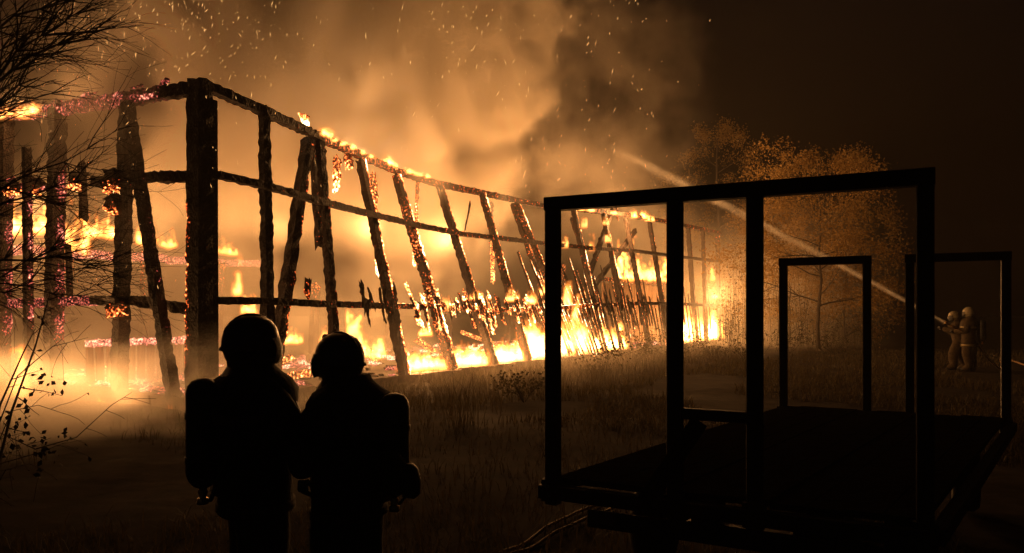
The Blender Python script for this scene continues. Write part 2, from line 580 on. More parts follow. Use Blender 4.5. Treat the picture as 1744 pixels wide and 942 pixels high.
for (hp, hy), (fp, fy), w, hi, off in (((98, 186), (90, 715), .3, .42, 0), ((216, 176), (203, 700), .25, .12, 0), ((228, 178), (306, 722), .2, .2, .12), ((72, 255), (76, 610), .16, .45, .3),
                                  ((130, 276), (134, 372), .14, .2, -.1), ((12, 200), (4, 720), .26, .4, 0), ((-70, 205), (-75, 700), .3, .3, 0), ((125, 420), (128, 505), .1, .2, .1)):
    a_, b_ = gable_at(hp, hy) - D * off, gable_at(fp, fy) - D * off
    b_.z = max(b_.z, .2)
    mb = MB()
    beam(mb, b_, a_, w * .86, w * .86, a=N, seg=.07, jit=.07, ragged=.06, taper=(1.05, .95),
         em=lambda f, x, y, hi=hi: hi * (1 if y < 1 and .1 < f < .8 else .3) * (.8 + .3 * math.sin(f * 37)))
    mb.build('gable_post' if fy - hy > 200 else 'gable_stub', M_gable, barn)
for pts in (((318, 300), (255, 300), (205, 308), (150, 308)), ((60, 318), (20, 320), (-60, 322)),
            ((310, 526), (285, 522), (215, 512), (150, 512), (60, 516), (-40, 520))):
    for i in range(len(pts) - 1):
        mb = MB()
        e = .08 if pts[i][0] > 150 else .42
        beam(mb, gable_at(*pts[i]) + D * .12, gable_at(*pts[i + 1]) + D * .12 + Vector((0, 0, .005 * i)), .17, .17, a=UP, seg=.09, jit=.15, ragged=.04,
             em=lambda f, x, y, e=e: e)
        mb.build('gable_rail', M_gable, barn)
for px, py, sz in ((205, 310, .42), (140, 308, .3), (206, 350, .3), (208, 520, .36), (30, 322, .3), (66, 320, .3)):
    mb = MB()
    p = gable_at(px, py) - D * .12
    beam(mb, p - UP * sz * .5, p + UP * sz * .5, sz * .8, .22, a=N, seg=.07, jit=.3, ragged=.06, em=lambda f, x, y: .5 * (1 - f))
    mb.build('burnt_joint', M_char, barn)

# far long wall, burnt down to its girt, and its posts
mb = MB()
for k in range(5):
    beam(mb, B(.2 + k * 1.7, 8.8, 3.15), B(.2 + (k + 1) * 1.7, 8.8, 3.2 + R.uniform(-.05, .05)), .2, .2, a=UP, jit=.15, em=lambda f, x, y: .5)
mb.build('far_girt', M_gable, barn)
for u, z in ((.3, 4.6), (2.4, 3.3), (4.6, 3.3), (7.0, 3.2), (11, 2.6), (15, 2.9), (19, 2.2), (24, 3.0), (29.7, 4.2)):
    mb = MB()
    beam(mb, B(u, 8.8, .15), B(u + .1, 8.75, z), .22, .22, a=D, jit=.12, ragged=.1, em=lambda f, x, y: .35 * f)
    mb.build('far_post', M_char, barn)
# low stall partition behind the gable: pale boards with glowing top
for k in range(13):
    mb = MB()
    u = -.1 + k * .21
    box(mb, B(u + .6, 4.2 - k * .02, .56 + R.uniform(-.04, .04)), .16, .035, .84 + R.uniform(-.12, .06), rot=math.atan2(D.y, D.x), jit=.01)
    mb.build('stall_board', M_board, barn)
mb = MB()
beam(mb, B(.4, 4.15, 1.03), B(3.3, 3.9, 1.03), .12, .14, a=UP, seg=.07, jit=.3, em=lambda f, x, y: .6)
mb.build('stall_rail', M_gable, barn)
# inner partition near the far end, with a loft edge on top
for k in range(24):
    mb = MB()
    u = 21 + k * .31
    top = 2.9 + R.uniform(-.12, .05)
    box(mb, B(u, 2.2, (top + .2) / 2), .27, .05, top - .2, rot=math.atan2(D.y, D.x), jit=.012)
    mb.build('partition_board', M_board, barn)
mb = MB()
beam(mb, B(20.8, 2.1, 2.98), B(28.5, 2.1, 3.02), .16, .3, a=UP, jit=.12, em=lambda f, x, y: .3)
mb.build('loft_edge', M_char, barn)

# embers and debris over the barn floor
mb = MB()
for i in range(1500):
    u, s = R.uniform(.2, 29), R.uniform(.2, 8.4)
    if R.random() < .45: u, s = R.uniform(.1, 3), R.uniform(.3, 8)
    q = R.uniform(.03, .16)
    box(mb, B(u, s, .14 + q * .3), q * R.uniform(1, 3), q, q * .7, rot=R.uniform(0, 6), jit=q * .2, em=R.choice((0, .2, .5, .7)))
o = mb.build('embers', M_gable, barn)
props(o, kind='stuff')
for i in range(14):
    mb = MB()
    u, s = R.uniform(1, 26), R.uniform(1.2, 7)
    a_ = R.uniform(0, 6.3)
    l_ = R.uniform(1.0, 2.6)
    dv = (D * math.cos(a_) + N * math.sin(a_)) * l_
    beam(mb, B(u, s, .25), B(u, s, R.uniform(.25, .8)) + dv * .6, .15, .15, jit=.15, ragged=.1, em=lambda f, x, y: .45)
    mb.build('fallen_timber', M_char, barn)


# ------------------------------------------------------------------ field language for volumes
class G:
    def __init__(self, name):
        self.t = bpy.data.node_groups.new(name, 'GeometryNodeTree')
        self.t.interface.new_socket('Geometry', in_out='OUTPUT', socket_type='NodeSocketGeometry')
        self.n, self.l = self.t.nodes, self.t.links
        p = self.n.new('GeometryNodeInputPosition')
        self.pos = p.outputs[0]
        sp = self.n.new('ShaderNodeSeparateXYZ')
        self.l.new(self.pos, sp.inputs[0])
        self.x, self.y, self.z = (Val(self, o) for o in sp.outputs)

    def m(self, op, *args, clamp=False):
        nd = self.n.new('ShaderNodeMath')
        nd.operation = op
        nd.use_clamp = clamp
        for i, a in enumerate(args):
            if isinstance(a, Val): self.l.new(a.s, nd.inputs[i])
            else: nd.inputs[i].default_value = a
        return Val(self, nd.outputs[0])

    def smooth(self, lo, hi, v):
        nd = self.n.new('ShaderNodeMapRange')
        nd.interpolation_type = 'SMOOTHSTEP'
        for i, a in ((0, v), (1, lo), (2, hi)):
            if isinstance(a, Val): self.l.new(a.s, nd.inputs[i])
            else: nd.inputs[i].default_value = a
        return Val(self, nd.outputs[0])

    def noise(self, x, y, z, scale, detail=4, rough=.55, dist=0.0):
        c = self.n.new('ShaderNodeCombineXYZ')
        for i, a in enumerate((x, y, z)):
            if isinstance(a, Val): self.l.new(a.s, c.inputs[i])
            else: c.inputs[i].default_value = a
        nd = self.n.new('ShaderNodeTexNoise')
        nd.inputs['Scale'].default_value = scale
        nd.inputs['Detail'].default_value = detail
        nd.inputs['Roughness'].default_value = rough
        nd.inputs['Distortion'].default_value = dist
        self.l.new(c.outputs[0], nd.inputs['Vector'])
        return Val(self, nd.outputs[0])

    def volume(self, dens, lo, hi, voxel, mat):
        vc = self.n.new('GeometryNodeVolumeCube')
        self.l.new(dens.s, vc.inputs['Density'])
        vc.inputs['Min'].default_value = lo
        vc.inputs['Max'].default_value = hi
        for ax, a, b in zip('XYZ', lo, hi):
            vc.inputs['Resolution ' + ax].default_value = max(4, int((b - a) / voxel))
        sm = self.n.new('GeometryNodeSetMaterial')
        sm.inputs['Material'].default_value = mat
        out = self.n.new('NodeGroupOutput')
        self.l.new(vc.outputs[0], sm.inputs[0])
        self.l.new(sm.outputs[0], out.inputs[0])
        return self.t


class Val:
    def __init__(self, g, s): self.g, self.s = g, s
    def __add__(self, o): return self.g.m('ADD', self, o)
    __radd__ = __add__
    def __mul__(self, o): return self.g.m('MULTIPLY', self, o)
    __rmul__ = __mul__
    def __sub__(self, o): return self.g.m('SUBTRACT', self, o)
    def __rsub__(self, o): return self.g.m('SUBTRACT', o, self)
    def __truediv__(self, o): return self.g.m('DIVIDE', self, o)
    def max(self, o): return self.g.m('MAXIMUM', self, o)


def cube_mesh(name, lo, hi, mat):
    b = MB()
    vs = [(x, y, z) for x in (lo[0], hi[0]) for y in (lo[1], hi[1]) for z in (lo[2], hi[2])]
    b.add(vs, [(0, 1, 3, 2), (4, 6, 7, 5), (0, 4, 5, 1), (2, 3, 7, 6), (0, 2, 6, 4), (1, 5, 7, 3)])
    return b.build(name, mat)


def vol_object(name, tree, mat, loc=(0, 0, 0), rz=0.0):
    o = cube_mesh(name, (0, 0, 0), (.1, .1, .1), mat)
    o.location = loc
    o.rotation_euler = (0, 0, rz)
    md = o.modifiers.new('field', 'NODES')
    md.node_group = tree
    return o


def volume_mat(name, col, dens, an, attr='density'):
    m, nt, out = nodes_of(name)
    v = nt.nodes.new('ShaderNodeVolumePrincipled')
    v.inputs['Color'].default_value = (*col, 1)
    v.inputs['Density'].default_value = dens
    v.inputs['Anisotropy'].default_value = an
    v.inputs['Density Attribute'].default_value = attr
    nt.links.new(v.outputs[0], out.inputs['Volume'])
    return m


# ------------------------------------------------------------------ flames (emission only inside a field of tongues)
def flame_mat():
    m, nt, out = nodes_of('flame')
    a = nt.nodes.new('ShaderNodeAttribute')
    a.attribute_name = 'density'
    e = nt.nodes.new('ShaderNodeEmission')
    nt.links.new(ramp(nt, a.outputs['Fac'], [(0, (1, .2, .02)), (.35, (1, .36, .06)), (1, (1, .55, .16))]), e.inputs[0])
    mu = nt.nodes.new('ShaderNodeMath'); mu.operation = 'MULTIPLY'
    mu.inputs[1].default_value = 30.0
    nt.links.new(a.outputs['Fac'], mu.inputs[0])
    nt.links.new(mu.outputs[0], e.inputs[1])
    nt.links.new(e.outputs[0], out.inputs['Volume'])
    m.cycles.volume_step_rate = 1.2
    return m


M_flame = flame_mat()


def flames(p, w, h, d=.5, rz=None, seed=None, ragged=1.0, voxel=None, label=None):
    """A patch of flame w wide, h high, standing at p."""
    seed = R.uniform(0, 90) if seed is None else seed
    g = G('flame_field')
    e = g.m('ABSOLUTE', g.x * (2 / w))
    env = 1 - g.smooth(.55, 1.0, e)
    tong = g.noise(g.x, seed, 0.0, 2.2 / max(.25, h * .8), 2)
    hh = (env * .75 + .08) * (.45 + 1.1 * tong) * h
    n = g.noise(g.x, g.y + seed, g.z * .32 - seed, 4.2 / max(.35, min(1.2, h)), 5, .65, 1.2)
    body = 1.0 - g.z / hh.max(.02)
    yy = g.y * (2 / d)
    thick = 1 - yy * yy
    f = body * 1.5 + (n - .6) * (4.2 * ragged)
    den = g.m('MULTIPLY', g.smooth(0.0, .9, f), g.smooth(0.0, .6, thick), clamp=True)
    den = den * env * g.smooth(-.02, .22 * min(h, 1.0), g.z - (g.noise(g.x, seed + 5, 0.0, 3.0, 3) - .42) * (.55 * min(h, 1.0) * (1 if w > .5 else .3)))
    voxel = voxel or max(.03, min(.07, h / 18))
    tree = g.volume(den, (-w / 2, -d / 2, -.05), (w / 2, d / 2, h * 1.35), voxel, M_flame)
    o = vol_object('flames', tree, M_flame, p, math.atan2(D.y, D.x) if rz is None else rz)
    return props(o, label or 'bright yellow flames licking at the burning barn', kind='stuff')


def seg_flame(px0, px1, h, s=.25, **kw):
    u0, u1 = u_of(px0), u_of(px1)
    return flames(B((u0 + u1) / 2, s, .15), abs(u1 - u0), h, **kw)


for px0, px1, h in ((694, 770, .75), (770, 842, .85), (838, 902, .8), (895, 945, 1.9), (950, 1012, 1.6), (1005, 1080, 1.2),
                    (1150, 1200, 2.3), (1196, 1236, 2.0)):
    seg_flame(px0, px1, h, d=.7, label='white-hot flames along the foot of the long barn wall')
for px, py, y, w, h, z_ in ((20, 400, 19, 1.0, .7, 0), (72, 395, 19, .8, .6, 0), (130, 428, 18.5, .8, 1.0, 0), (178, 402, 19.5, 1.3, .5, 0), (250, 412, 21, .8, .5, 0), (287, 418, 21.5, .6, .4, 0),
                            (385, 430, 23, .9, .45, 0), (404, 500, 22, .35, 1.0, 0), (425, 532, 22, .6, .5, 0), (22, 680, 15, .75, 1.0, 0), (608, 600, 21, .8, .9, 0), (630, 606, 20.5, 1.2, .6, 0),
                            (725, 640, 21, 1.4, .7, 0), (1070, 474, 33, 1.6, 1.3, 0), (1115, 474, 35, 1.8, 1.1, 0), (180, 690, 15, .4, .3, 0), (235, 695, 14.6, .5, .25, 0), (130, 700, 14.8, .6, .35, 0),
                            (295, 712, 13.2, .3, .25, 0), (725, 566, 22, .5, .3, 0), (500, 580, 18, .6, .3, 0), (565, 590, 19, .8, .5, 0)):
    flames(at(px, py + 8, y), w, h * 1.6, d=.35, rz=0.0, ragged=1.25, label='small flames burning inside the barn')

# flames on the timbers themselves
for px, py, w, h in ((655, 284, .3, .4), (664, 287, .25, .3), (690, 297, .3, .26), (705, 301, .35, .2), (720, 305, .2, .2), (560, 243, .16, .14), (575, 249, .2, .18), (592, 256, .18, .2), (610, 264, .16, .2), (624, 270, .2, .16), (543, 234, .22, .3), (552, 238, .16, .34), (1075, 373, .6, .5), (1092, 375, .6, .6), (1105, 378, .4, .4), (1000, 361, .5, .25), (985, 359, .4, .2), (1040, 365, .4, .2), (1003, 430, .16, 1.0), (990, 392, .12, .8),
                     (957, 425, .16, .7), (1031, 415, .14, .6), (1027, 385, .12, .6), (1098, 378, .2, .5), (962, 530, .5, 1.5), (975, 560, .4, 1.5), (900, 520, .4, .6), (920, 505, .35, .7), (1210, 480, .3, 1.4), (1214, 510, .6, .5),
                     (1140, 500, .4, 1.6), (1050, 565, .5, .5), (868, 515, .6, .5), (805, 512, .5, .4), (752, 530, .3, .5)):
    p = wall_at(px, py)[0] - N * .12
    flames(p, w, h, d=.3, label='small flames clinging to the charred barn timbers')
for px, py, w, h in ((60, 200, 1.2, .35), (190, 692, .4, .25), (20, 205, .9, .3)):
    flames(gable_at(px, py) - D * .1, w, h, d=.3, rz=math.atan2(N.y, N.x), label='small flames under the gable beam')

# ------------------------------------------------------------------ smoke
M_smoke = volume_mat('smoke', (.94, .86, .74), 1.0, .0)
M_smoke.cycles.volume_step_rate = 2.5
g = G('smoke_field')
du = g.x * D.x + g.y * D.y - (C0.x * D.x + C0.y * D.y)
ds = g.x * N.x + g.y * N.y - (C0.x * N.x + C0.y * N.y)
n1 = g.noise(g.x, g.y, g.z * .85, .20, 5, .5, 1.4)
n2 = g.noise(g.x + 40, g.y, g.z * .9 - 7, .5, 5, .52, 1.0)
inside = g.smooth(.6, 2.6, ds + (n2 - .5) * 3) * (1 - g.smooth(9.5, 14, ds)) * g.smooth(-1.0, 2.5, du + (n2 - .5) * 3 + g.z * .12)
edge = g.z * .36 - 4.4 + (n1 - .5) * 13 + (n2 - .5) * 4          # the thick column leans and bulges to the right
near = (1 - g.smooth(-.9, 1.0, g.x - edge)) * g.smooth(-1.2, 1.2, g.x + 8.6 - (g.z - 6) * .25 + (n1 - .5) * 9 + (1 - g.smooth(5, 7, g.z)) * 9)
far = 1 - g.smooth(30, 38, du + (n1 - .5) * 16)
clump = .03 + g.smooth(.43, .55, n1) * (.25 + g.smooth(.42, .56, n2) * 1.4)
mist = g.smooth(22, 29, du) * (1 - g.smooth(33, 44, du)) * g.smooth(-9, -3, ds) * (1 - g.smooth(1, 6, ds)) * (1 - g.smooth(2.0, 7.5, g.z)) * (.4 + n2)
dens = inside * clump * (near * .95 + far * .05) * (.07 + .93 * g.smooth(3.5, 7.0, g.z)) + mist * .08 + g.smooth(1, 5, du) * (1 - g.smooth(24, 30, du)) * g.smooth(-5.5, -2.0, ds + (n2 - .5) * 4) * (1 - g.smooth(-.4, .3, ds)) * (1 - g.smooth(.3, 1.9, g.z + (n1 - .5) * 2)) * g.smooth(.35, .6, n2) * .07
tree = g.volume(dens, (-18, 10, .1), (18, 50, 17), .24, M_smoke)
o = vol_object('smoke', tree, M_smoke)
props(o, 'orange-lit smoke rolling up out of the burning barn', kind='stuff')
# smoke rolling low over the ground in front of the gable
g = G('ground_smoke_field')
n1 = g.noise(g.x, g.y, g.z * 1.4, .8, 5, .55, 1.0)
du = g.x * D.x + g.y * D.y - (C0.x * D.x + C0.y * D.y)
ds = g.x * N.x + g.y * N.y - (C0.x * N.x + C0.y * N.y)
top = .45 + g.smooth(.35, .7, n1) * 1.4
mask = g.smooth(-2.6, -.6, ds + (n1 - .5) * 2.5) * g.smooth(-6.4, -4.4, du + (n1 - .5) * 2) * (1 - g.smooth(1.0, 2.5, du))
dens = mask * (1 - g.smooth(0.0, 1.0, g.z / top)) * g.smooth(.34, .6, n1) * .6
M_gsmoke = volume_mat('ground_smoke', (.92, .86, .76), 1.0, .5)
M_gsmoke.cycles.volume_step_rate = 2.5
tree = g.volume(dens, (-14, 4.2, 0), (-2.2, 18, 2.2), .12, M_gsmoke)
o = vol_object('ground_smoke', tree, M_gsmoke)
props(o, 'pale smoke rolling low over the ground before the gable', kind='stuff')

M_haze = volume_mat('haze', (.8, .74, .66), .0012, .2, '')
o = cube_mesh('haze', (-150, -28, -1.2), (150, 205, 24), M_haze)
props(o, 'thin smoky night air', kind='stuff')

# ------------------------------------------------------------------ water jet from the far hose crew
NOZ = at(1609, 549, 21.4)
JEND = at(985, 226, 27.5)
jd = JEND - NOZ
JL = jd.length
g = G('water_jet_field')
zc = g.z - g.x * (JL - g.x) * .0022
r2 = g.y * g.y + zc * zc
rad = .05 + g.x * .016
rim = g.m('MULTIPLY', 1 - g.m('SQRT', r2) / rad, 1.0, clamp=True)
streak = g.noise(g.x * .5, g.y * 3.0, g.z * 3.0, 2.2, 5, .65)
den = g.m('POWER', rim, 1.3) * g.m('POWER', g.x + 2.0, -.95) * g.smooth(.3, .62, streak) * (1 - g.smooth(JL * .5, JL * .98, g.x)) * 60.0
M_jet = volume_mat('water_mist', (.95, .92, .86), 1.0, .2)
M_jet.cycles.volume_step_rate = 2.0
tree = g.volume(den, (0, -.65, -.65), (JL, .65, .9), .045, M_jet)
o = vol_object('water_spray', tree, M_jet, NOZ)
o.rotation_mode = 'QUATERNION'
o.rotation_quaternion = jd.normalized().to_track_quat('X', 'Z')
props(o, 'long thin jet of water spraying from the hose towards the barn', kind='stuff')

# ------------------------------------------------------------------ flying sparks
def spark_mat():
    m, nt, out = nodes_of('spark')
    e = nt.nodes.new('ShaderNodeEmission')
    e.inputs[0].default_value = (1, .5, .16, 1)
    e.inputs[1].default_value = 2.0
    nt.links.new(e.outputs[0], out.inputs['Surface'])
    return m


M_spark = spark_mat()
mb = MB()
for i in range(600):
    q = R.random()
    if q < .4: px, py = R.uniform(60, 470), abs(R.gauss(0, 85))
    elif q < .72: px, py = R.gauss(930, 150), R.uniform(-10, 340)
    elif q < .9: px, py = R.uniform(100, 1200), R.uniform(0, 330)
    else: px, py = R.uniform(60, 320), R.uniform(100, 500)
    c = at(px, py, R.uniform(9.5, 13.5) if px < 560 else R.uniform(13, 22))
    l = R.uniform(.012, .055) * R.choice((.7, 1, 1.5))
    t = Vector((R.gauss(.15, .35), R.gauss(0, .4), 1)).normalized()
    a = t.orthogonal().normalized()
    b = t.cross(a)
    w = R.uniform(.002, .0042)
    if px < 560: l, w = l * .75, w * .75
    else: w *= 1.5
    mb.add([c + t * l, c - t * l, c + a * w, c + b * w, c - a * w, c - b * w],
           [(0, 2, 3), (0, 3, 4), (0, 4, 5), (0, 5, 2), (1, 3, 2), (1, 4, 3), (1, 5, 4), (1, 2, 5)])
props(mb.build('sparks', M_spark), 'sparks flying up through the smoke', kind='stuff')


# ------------------------------------------------------------------ trees and plants
def grow(mb, p, d, L, r, depth, tips, rng, droop=0.0, spread=.6, kids=(3, 5), n=5, shrink=.62):
    pts, rad = [Vector(p)], [r]
    q, d = Vector(p), Vector(d).normalized()
    st = 6 if depth > 0 else 4
    for i in range(st):
        d = (d + Vector((rng.gauss(0, .11), rng.gauss(0, .11), rng.gauss(0, .11) - droop))).normalized()
        q = q + d * (L / st)
        pts.append(q.copy())
        rad.append(max(.0016, r * (1 - .72 * (i + 1) / st)))
    tube(mb, pts, rad, n if r > .012 else 3)
    if depth <= 0:
        tips.append((pts[-1], d))
        return
    for k in range(rng.randint(*kids)):
        f = rng.uniform(.25, 1.0)
        i = min(st - 1, int(f * st))
        base = pts[i].lerp(pts[i + 1], f * st - i)
        v = Vector((rng.gauss(0, 1), rng.gauss(0, 1), rng.gauss(0, 1)))
        v = (v - d * v.dot(d)).normalized()
        nd = (pts[i + 1] - pts[i]).normalized() + v * rng.uniform(spread * .6, spread * 1.3)
        grow(mb, base, nd, L * rng.uniform(shrink * .7, shrink * 1.15), rad[i] * .6, depth - 1, tips, rng, droop, spread, kids, n, shrink)
    tips.append((pts[-1], d))


def leaf(mb, c, size, rng, d=None):
    v = Vector((rng.gauss(0, 1), rng.gauss(0, 1), rng.gauss(0, 1) - .3)).normalized()
    a = v.orthogonal().normalized()
    a = Matrix.Rotation(rng.uniform(0, 6.3), 3, v) @ a
    n_ = v.cross(a)
    s = size * rng.uniform(.6, 1.25)
    c = Vector(c)
    mb.add([c, c + v * s * .5 + a * s * .33 + n_ * s * .08, c + v * s, c + v * s * .5 - a * s * .33 + n_ * s * .08], [(0, 1, 2, 3)])


def leafy_tree(base, h, spread, label, mat, seed, nleaf=26, lsize=.12, clear=.25, r=.13, limbs=11, depth=2, name='autumn_tree', up=.5):
    rng = random.Random(seed)
    t = empty(name, base, label, 'tree', 'autumn trees beyond the barn')
    tb, cb = MB(), MB()
    pts, rad = [], []
    q = Vector(base)
    for i in range(9):
        pts.append(q + Vector((rng.gauss(0, .05), rng.gauss(0, .05), h * .93 * i / 8)) - (UP * .1 if i == 0 else UP * 0))
        rad.append(r * (1 - .85 * i / 8) * (1.35 if i == 0 else 1))
    tube(tb, pts, rad, 8)
    tips = []
    for k in range(limbs):
        f = clear + (1 - clear) * (k + rng.random()) / limbs
        f = min(f, .97)
        i = int(f * 8)
        b = pts[i].lerp(pts[i + 1], f * 8 - i)
        an = k * 2.4 + rng.uniform(-.5, .5)
        reach = spread * (math.sin(math.pi * min(1, (f - clear) / (1 - clear) * .8 + .2)) * .8 + .3) * rng.uniform(.65, 1.15)
        grow(tb, b, Vector((math.cos(an), math.sin(an), up + rng.uniform(-.2, .3))), reach, rad[i] * .5, depth, tips, rng, .02, .65, (3, 5), 5, .55)
    for p, d in tips:
        for _ in range(nleaf):
            if rng.random() < .9:
                leaf(cb, p + Vector((rng.gauss(0, .21), rng.gauss(0, .21), rng.gauss(0, .18))), lsize, rng)
    tb.build('trunk', M_bark, t)
    o = cb.build('crown', mat, t)
    o['kind'] = 'stuff'
    return t


def gp(px, y):
    x = (px - CX) / FPX * y
    return Vector((x, y, gz(x, y)))


leafy_tree(gp(1395, 31.5), 8.4, 2.9, 'broad autumn tree with a slim pale trunk right of the water jet', M_leaf2, 3, nleaf=48, lsize=.10, clear=.22, r=.085, limbs=22)
leafy_tree(gp(1222, 45), 13.2, 2.8, 'tallest autumn tree rising behind the far end of the barn', M_leaf, 5, nleaf=40, lsize=.12, clear=.12, r=.17, limbs=18)
leafy_tree(gp(1318, 40), 9.9, 2.3, 'slender autumn tree between the tallest one and the broad one', M_leaf2, 8, nleaf=40, lsize=.11, clear=.1, r=.08, limbs=17)
leafy_tree(gp(1475, 36), 6.9, 2.2, 'small dark tree at the right edge of the autumn trees', M_leaf, 12, nleaf=18, lsize=.14, clear=.1, r=.09, limbs=11)
leafy_tree(gp(1268, 41), 5.0, 1.8, 'low bushy tree right beside the far corner of the barn', M_leaf, 15, nleaf=20, lsize=.13, clear=.04, r=.07, limbs=12, up=.7)
leafy_tree(gp(1440, 34), 4.4, 1.7, 'low bushy tree behind the small rear frame of the trailer', M_leaf2, 18, nleaf=16, lsize=.12, clear=.05, r=.06, limbs=10, up=.6)
leafy_tree(gp(1345, 35), 4.2, 1.5, 'low leafy tree left of the broad one', M_leaf, 21, nleaf=18, lsize=.12, clear=.05, r=.06, limbs=10, up=.8)

# tall thin stems between the barn end and the trees
mb = MB()
rng = random.Random(44)
for i in range(420):
    p = gp(rng.uniform(1228, 1500), rng.uniform(33, 43))
    h = rng.uniform(1.5, 4.6) * (1 if p.x < 13 else .6)
    d = Vector((rng.gauss(0, .1), rng.gauss(0, .1), 1)).normalized()
    tube(mb, [p - UP * .05, p + d * h * .5, p + d * h + Vector((rng.gauss(0, .15), 0, 0))], [.014, .010, .004], 3)
    for k in range(14):
        leaf(mb, p + d * h * rng.uniform(.15, 1) + Vector((rng.gauss(0, .12), rng.gauss(0, .12), 0)), .10, rng)
props(mb.build('tall_reeds', M_grass), 'tall thin leafy stems lit orange beside the barn end', kind='stuff')


def shrub(base, h, w, label, seed, mat=M_weed, nl=12, ls=.07, name='shrub', stems=7, depth=1, group='weeds and shrubs along the barn', cat='shrub', stem_mat=None):
    rng = random.Random(seed)
    t = empty(name, base, label, cat, group)
    sb, lb = MB(), MB()
    tips = []
    for k in range(stems):
        an = rng.uniform(0, 6.3)
        grow(sb, base - UP * .03, Vector((math.cos(an) * w / h, math.sin(an) * w / h, 1.0)), h * rng.uniform(.6, 1.05), .009, depth, tips, rng, .0, .6, (2, 4), 4, .5)
    for p, d in tips:
        for _ in range(nl):
            leaf(lb, p + Vector((rng.gauss(0, .1), rng.gauss(0, .1), rng.gauss(0, .09))), ls, rng)
    sb.build('stems', stem_mat or M_twig, t)
    o = lb.build('foliage', mat, t)
    o['kind'] = 'stuff'


for i, (px, y, h, w, lab) in enumerate((
        (1112, 25, 1.25, .5, 'leafy shrub standing against the slatted far part of the wall'),
        (1245, 31, 1.5, .5, 'taller shrub with bare twig tops right of the barn end'),
        (1075, 23, .9, .7, 'low spreading weed in front of the leaning slats'),
        (1180, 28, 1.1, .9, 'dense low shrub below the white-hot flames at the barn end'),
        (1215, 27, .9, .8, 'rounded low shrub just right of the second trailer post'),
        (1300, 29, 1.2, .8, 'bushy weed behind the third trailer post'),
        (1025, 19, .8, .4, 'thin weed seen through the left opening of the trailer frame'),
        (893, 14, .55, .35, 'small dark weed with drooping leaf heads left of the trailer'),
        (1345, 30, 1.0, .8, 'shrub at the foot of the broad autumn tree'),
        (1150, 24, .8, .8, 'dark low weed at the foot of the second trailer post'),
        (1420, 30, .9, .9, 'dim shrub under the broad autumn tree on its right'),
        (1265, 26, .8, .9, 'low tangled weed left of the third trailer post'))):
    shrub(gp(px, y), h, w, lab, 60 + i)

# dry grass
mb = MB()
rng = random.Random(9)


def blade(p, h, lean, w=.008):
    an = rng.uniform(0, 6.3)
    d = Vector((math.cos(an), math.sin(an), 0))
    s = Vector((-d.y, d.x, 0)) * w
    m_ = p + d * lean * h * .3 + UP * h * .6
    mb.add([p - s, p + s, m_ + s * .7, m_ - s * .7, p + d * lean * h + UP * h], [(0, 1, 2, 3), (3, 2, 4)])


n_ = 0
while n_ < 30000:
    y = 4.5 + 27 * rng.random() ** 1.4
    x = rng.uniform(-.72, .72) * y
    v = Vector((x, y, 0)) - C0
    u_, s_ = v.dot(D), v.dot(N)
    if s_ > -.25 and -.3 < u_ < BL and s_ < BW: continue
    tall = 1.0
    if -3.5 < s_ < -.2 and u_ > 5: tall = 1.9
    elif mnoise.noise((x * .35, y * .35, 5)) < -.12: continue
    if u_ < 1.5 and rng.random() < .75: continue
    blade(Vector((x, y, gz(x, y) - .01)), rng.uniform(.06, .22) * tall, rng.uniform(.2, 1.0), .004 + .00035 * y)
    n_ += 1
for px, y, cnt, hh in ((785, 11.0, 70, .95), (760, 12.4, 40, .7), (840, 13, 25, .6), (1010, 17, 40, .7), (960, 15, 30, .6), (1040, 20, 40, .8), (900, 15.5, 30, .6), (720, 12.5, 25, .5)):
    for k in range(cnt):
        p = gp(px + rng.gauss(0, 14), y + rng.gauss(0, .3))
        blade(p - UP * .02, hh * rng.uniform(.4, 1.1), rng.uniform(.2, .9), .005)
props(mb.build('dry_grass', M_grass), 'dry grass and stubble on the dark ground', kind='stuff')

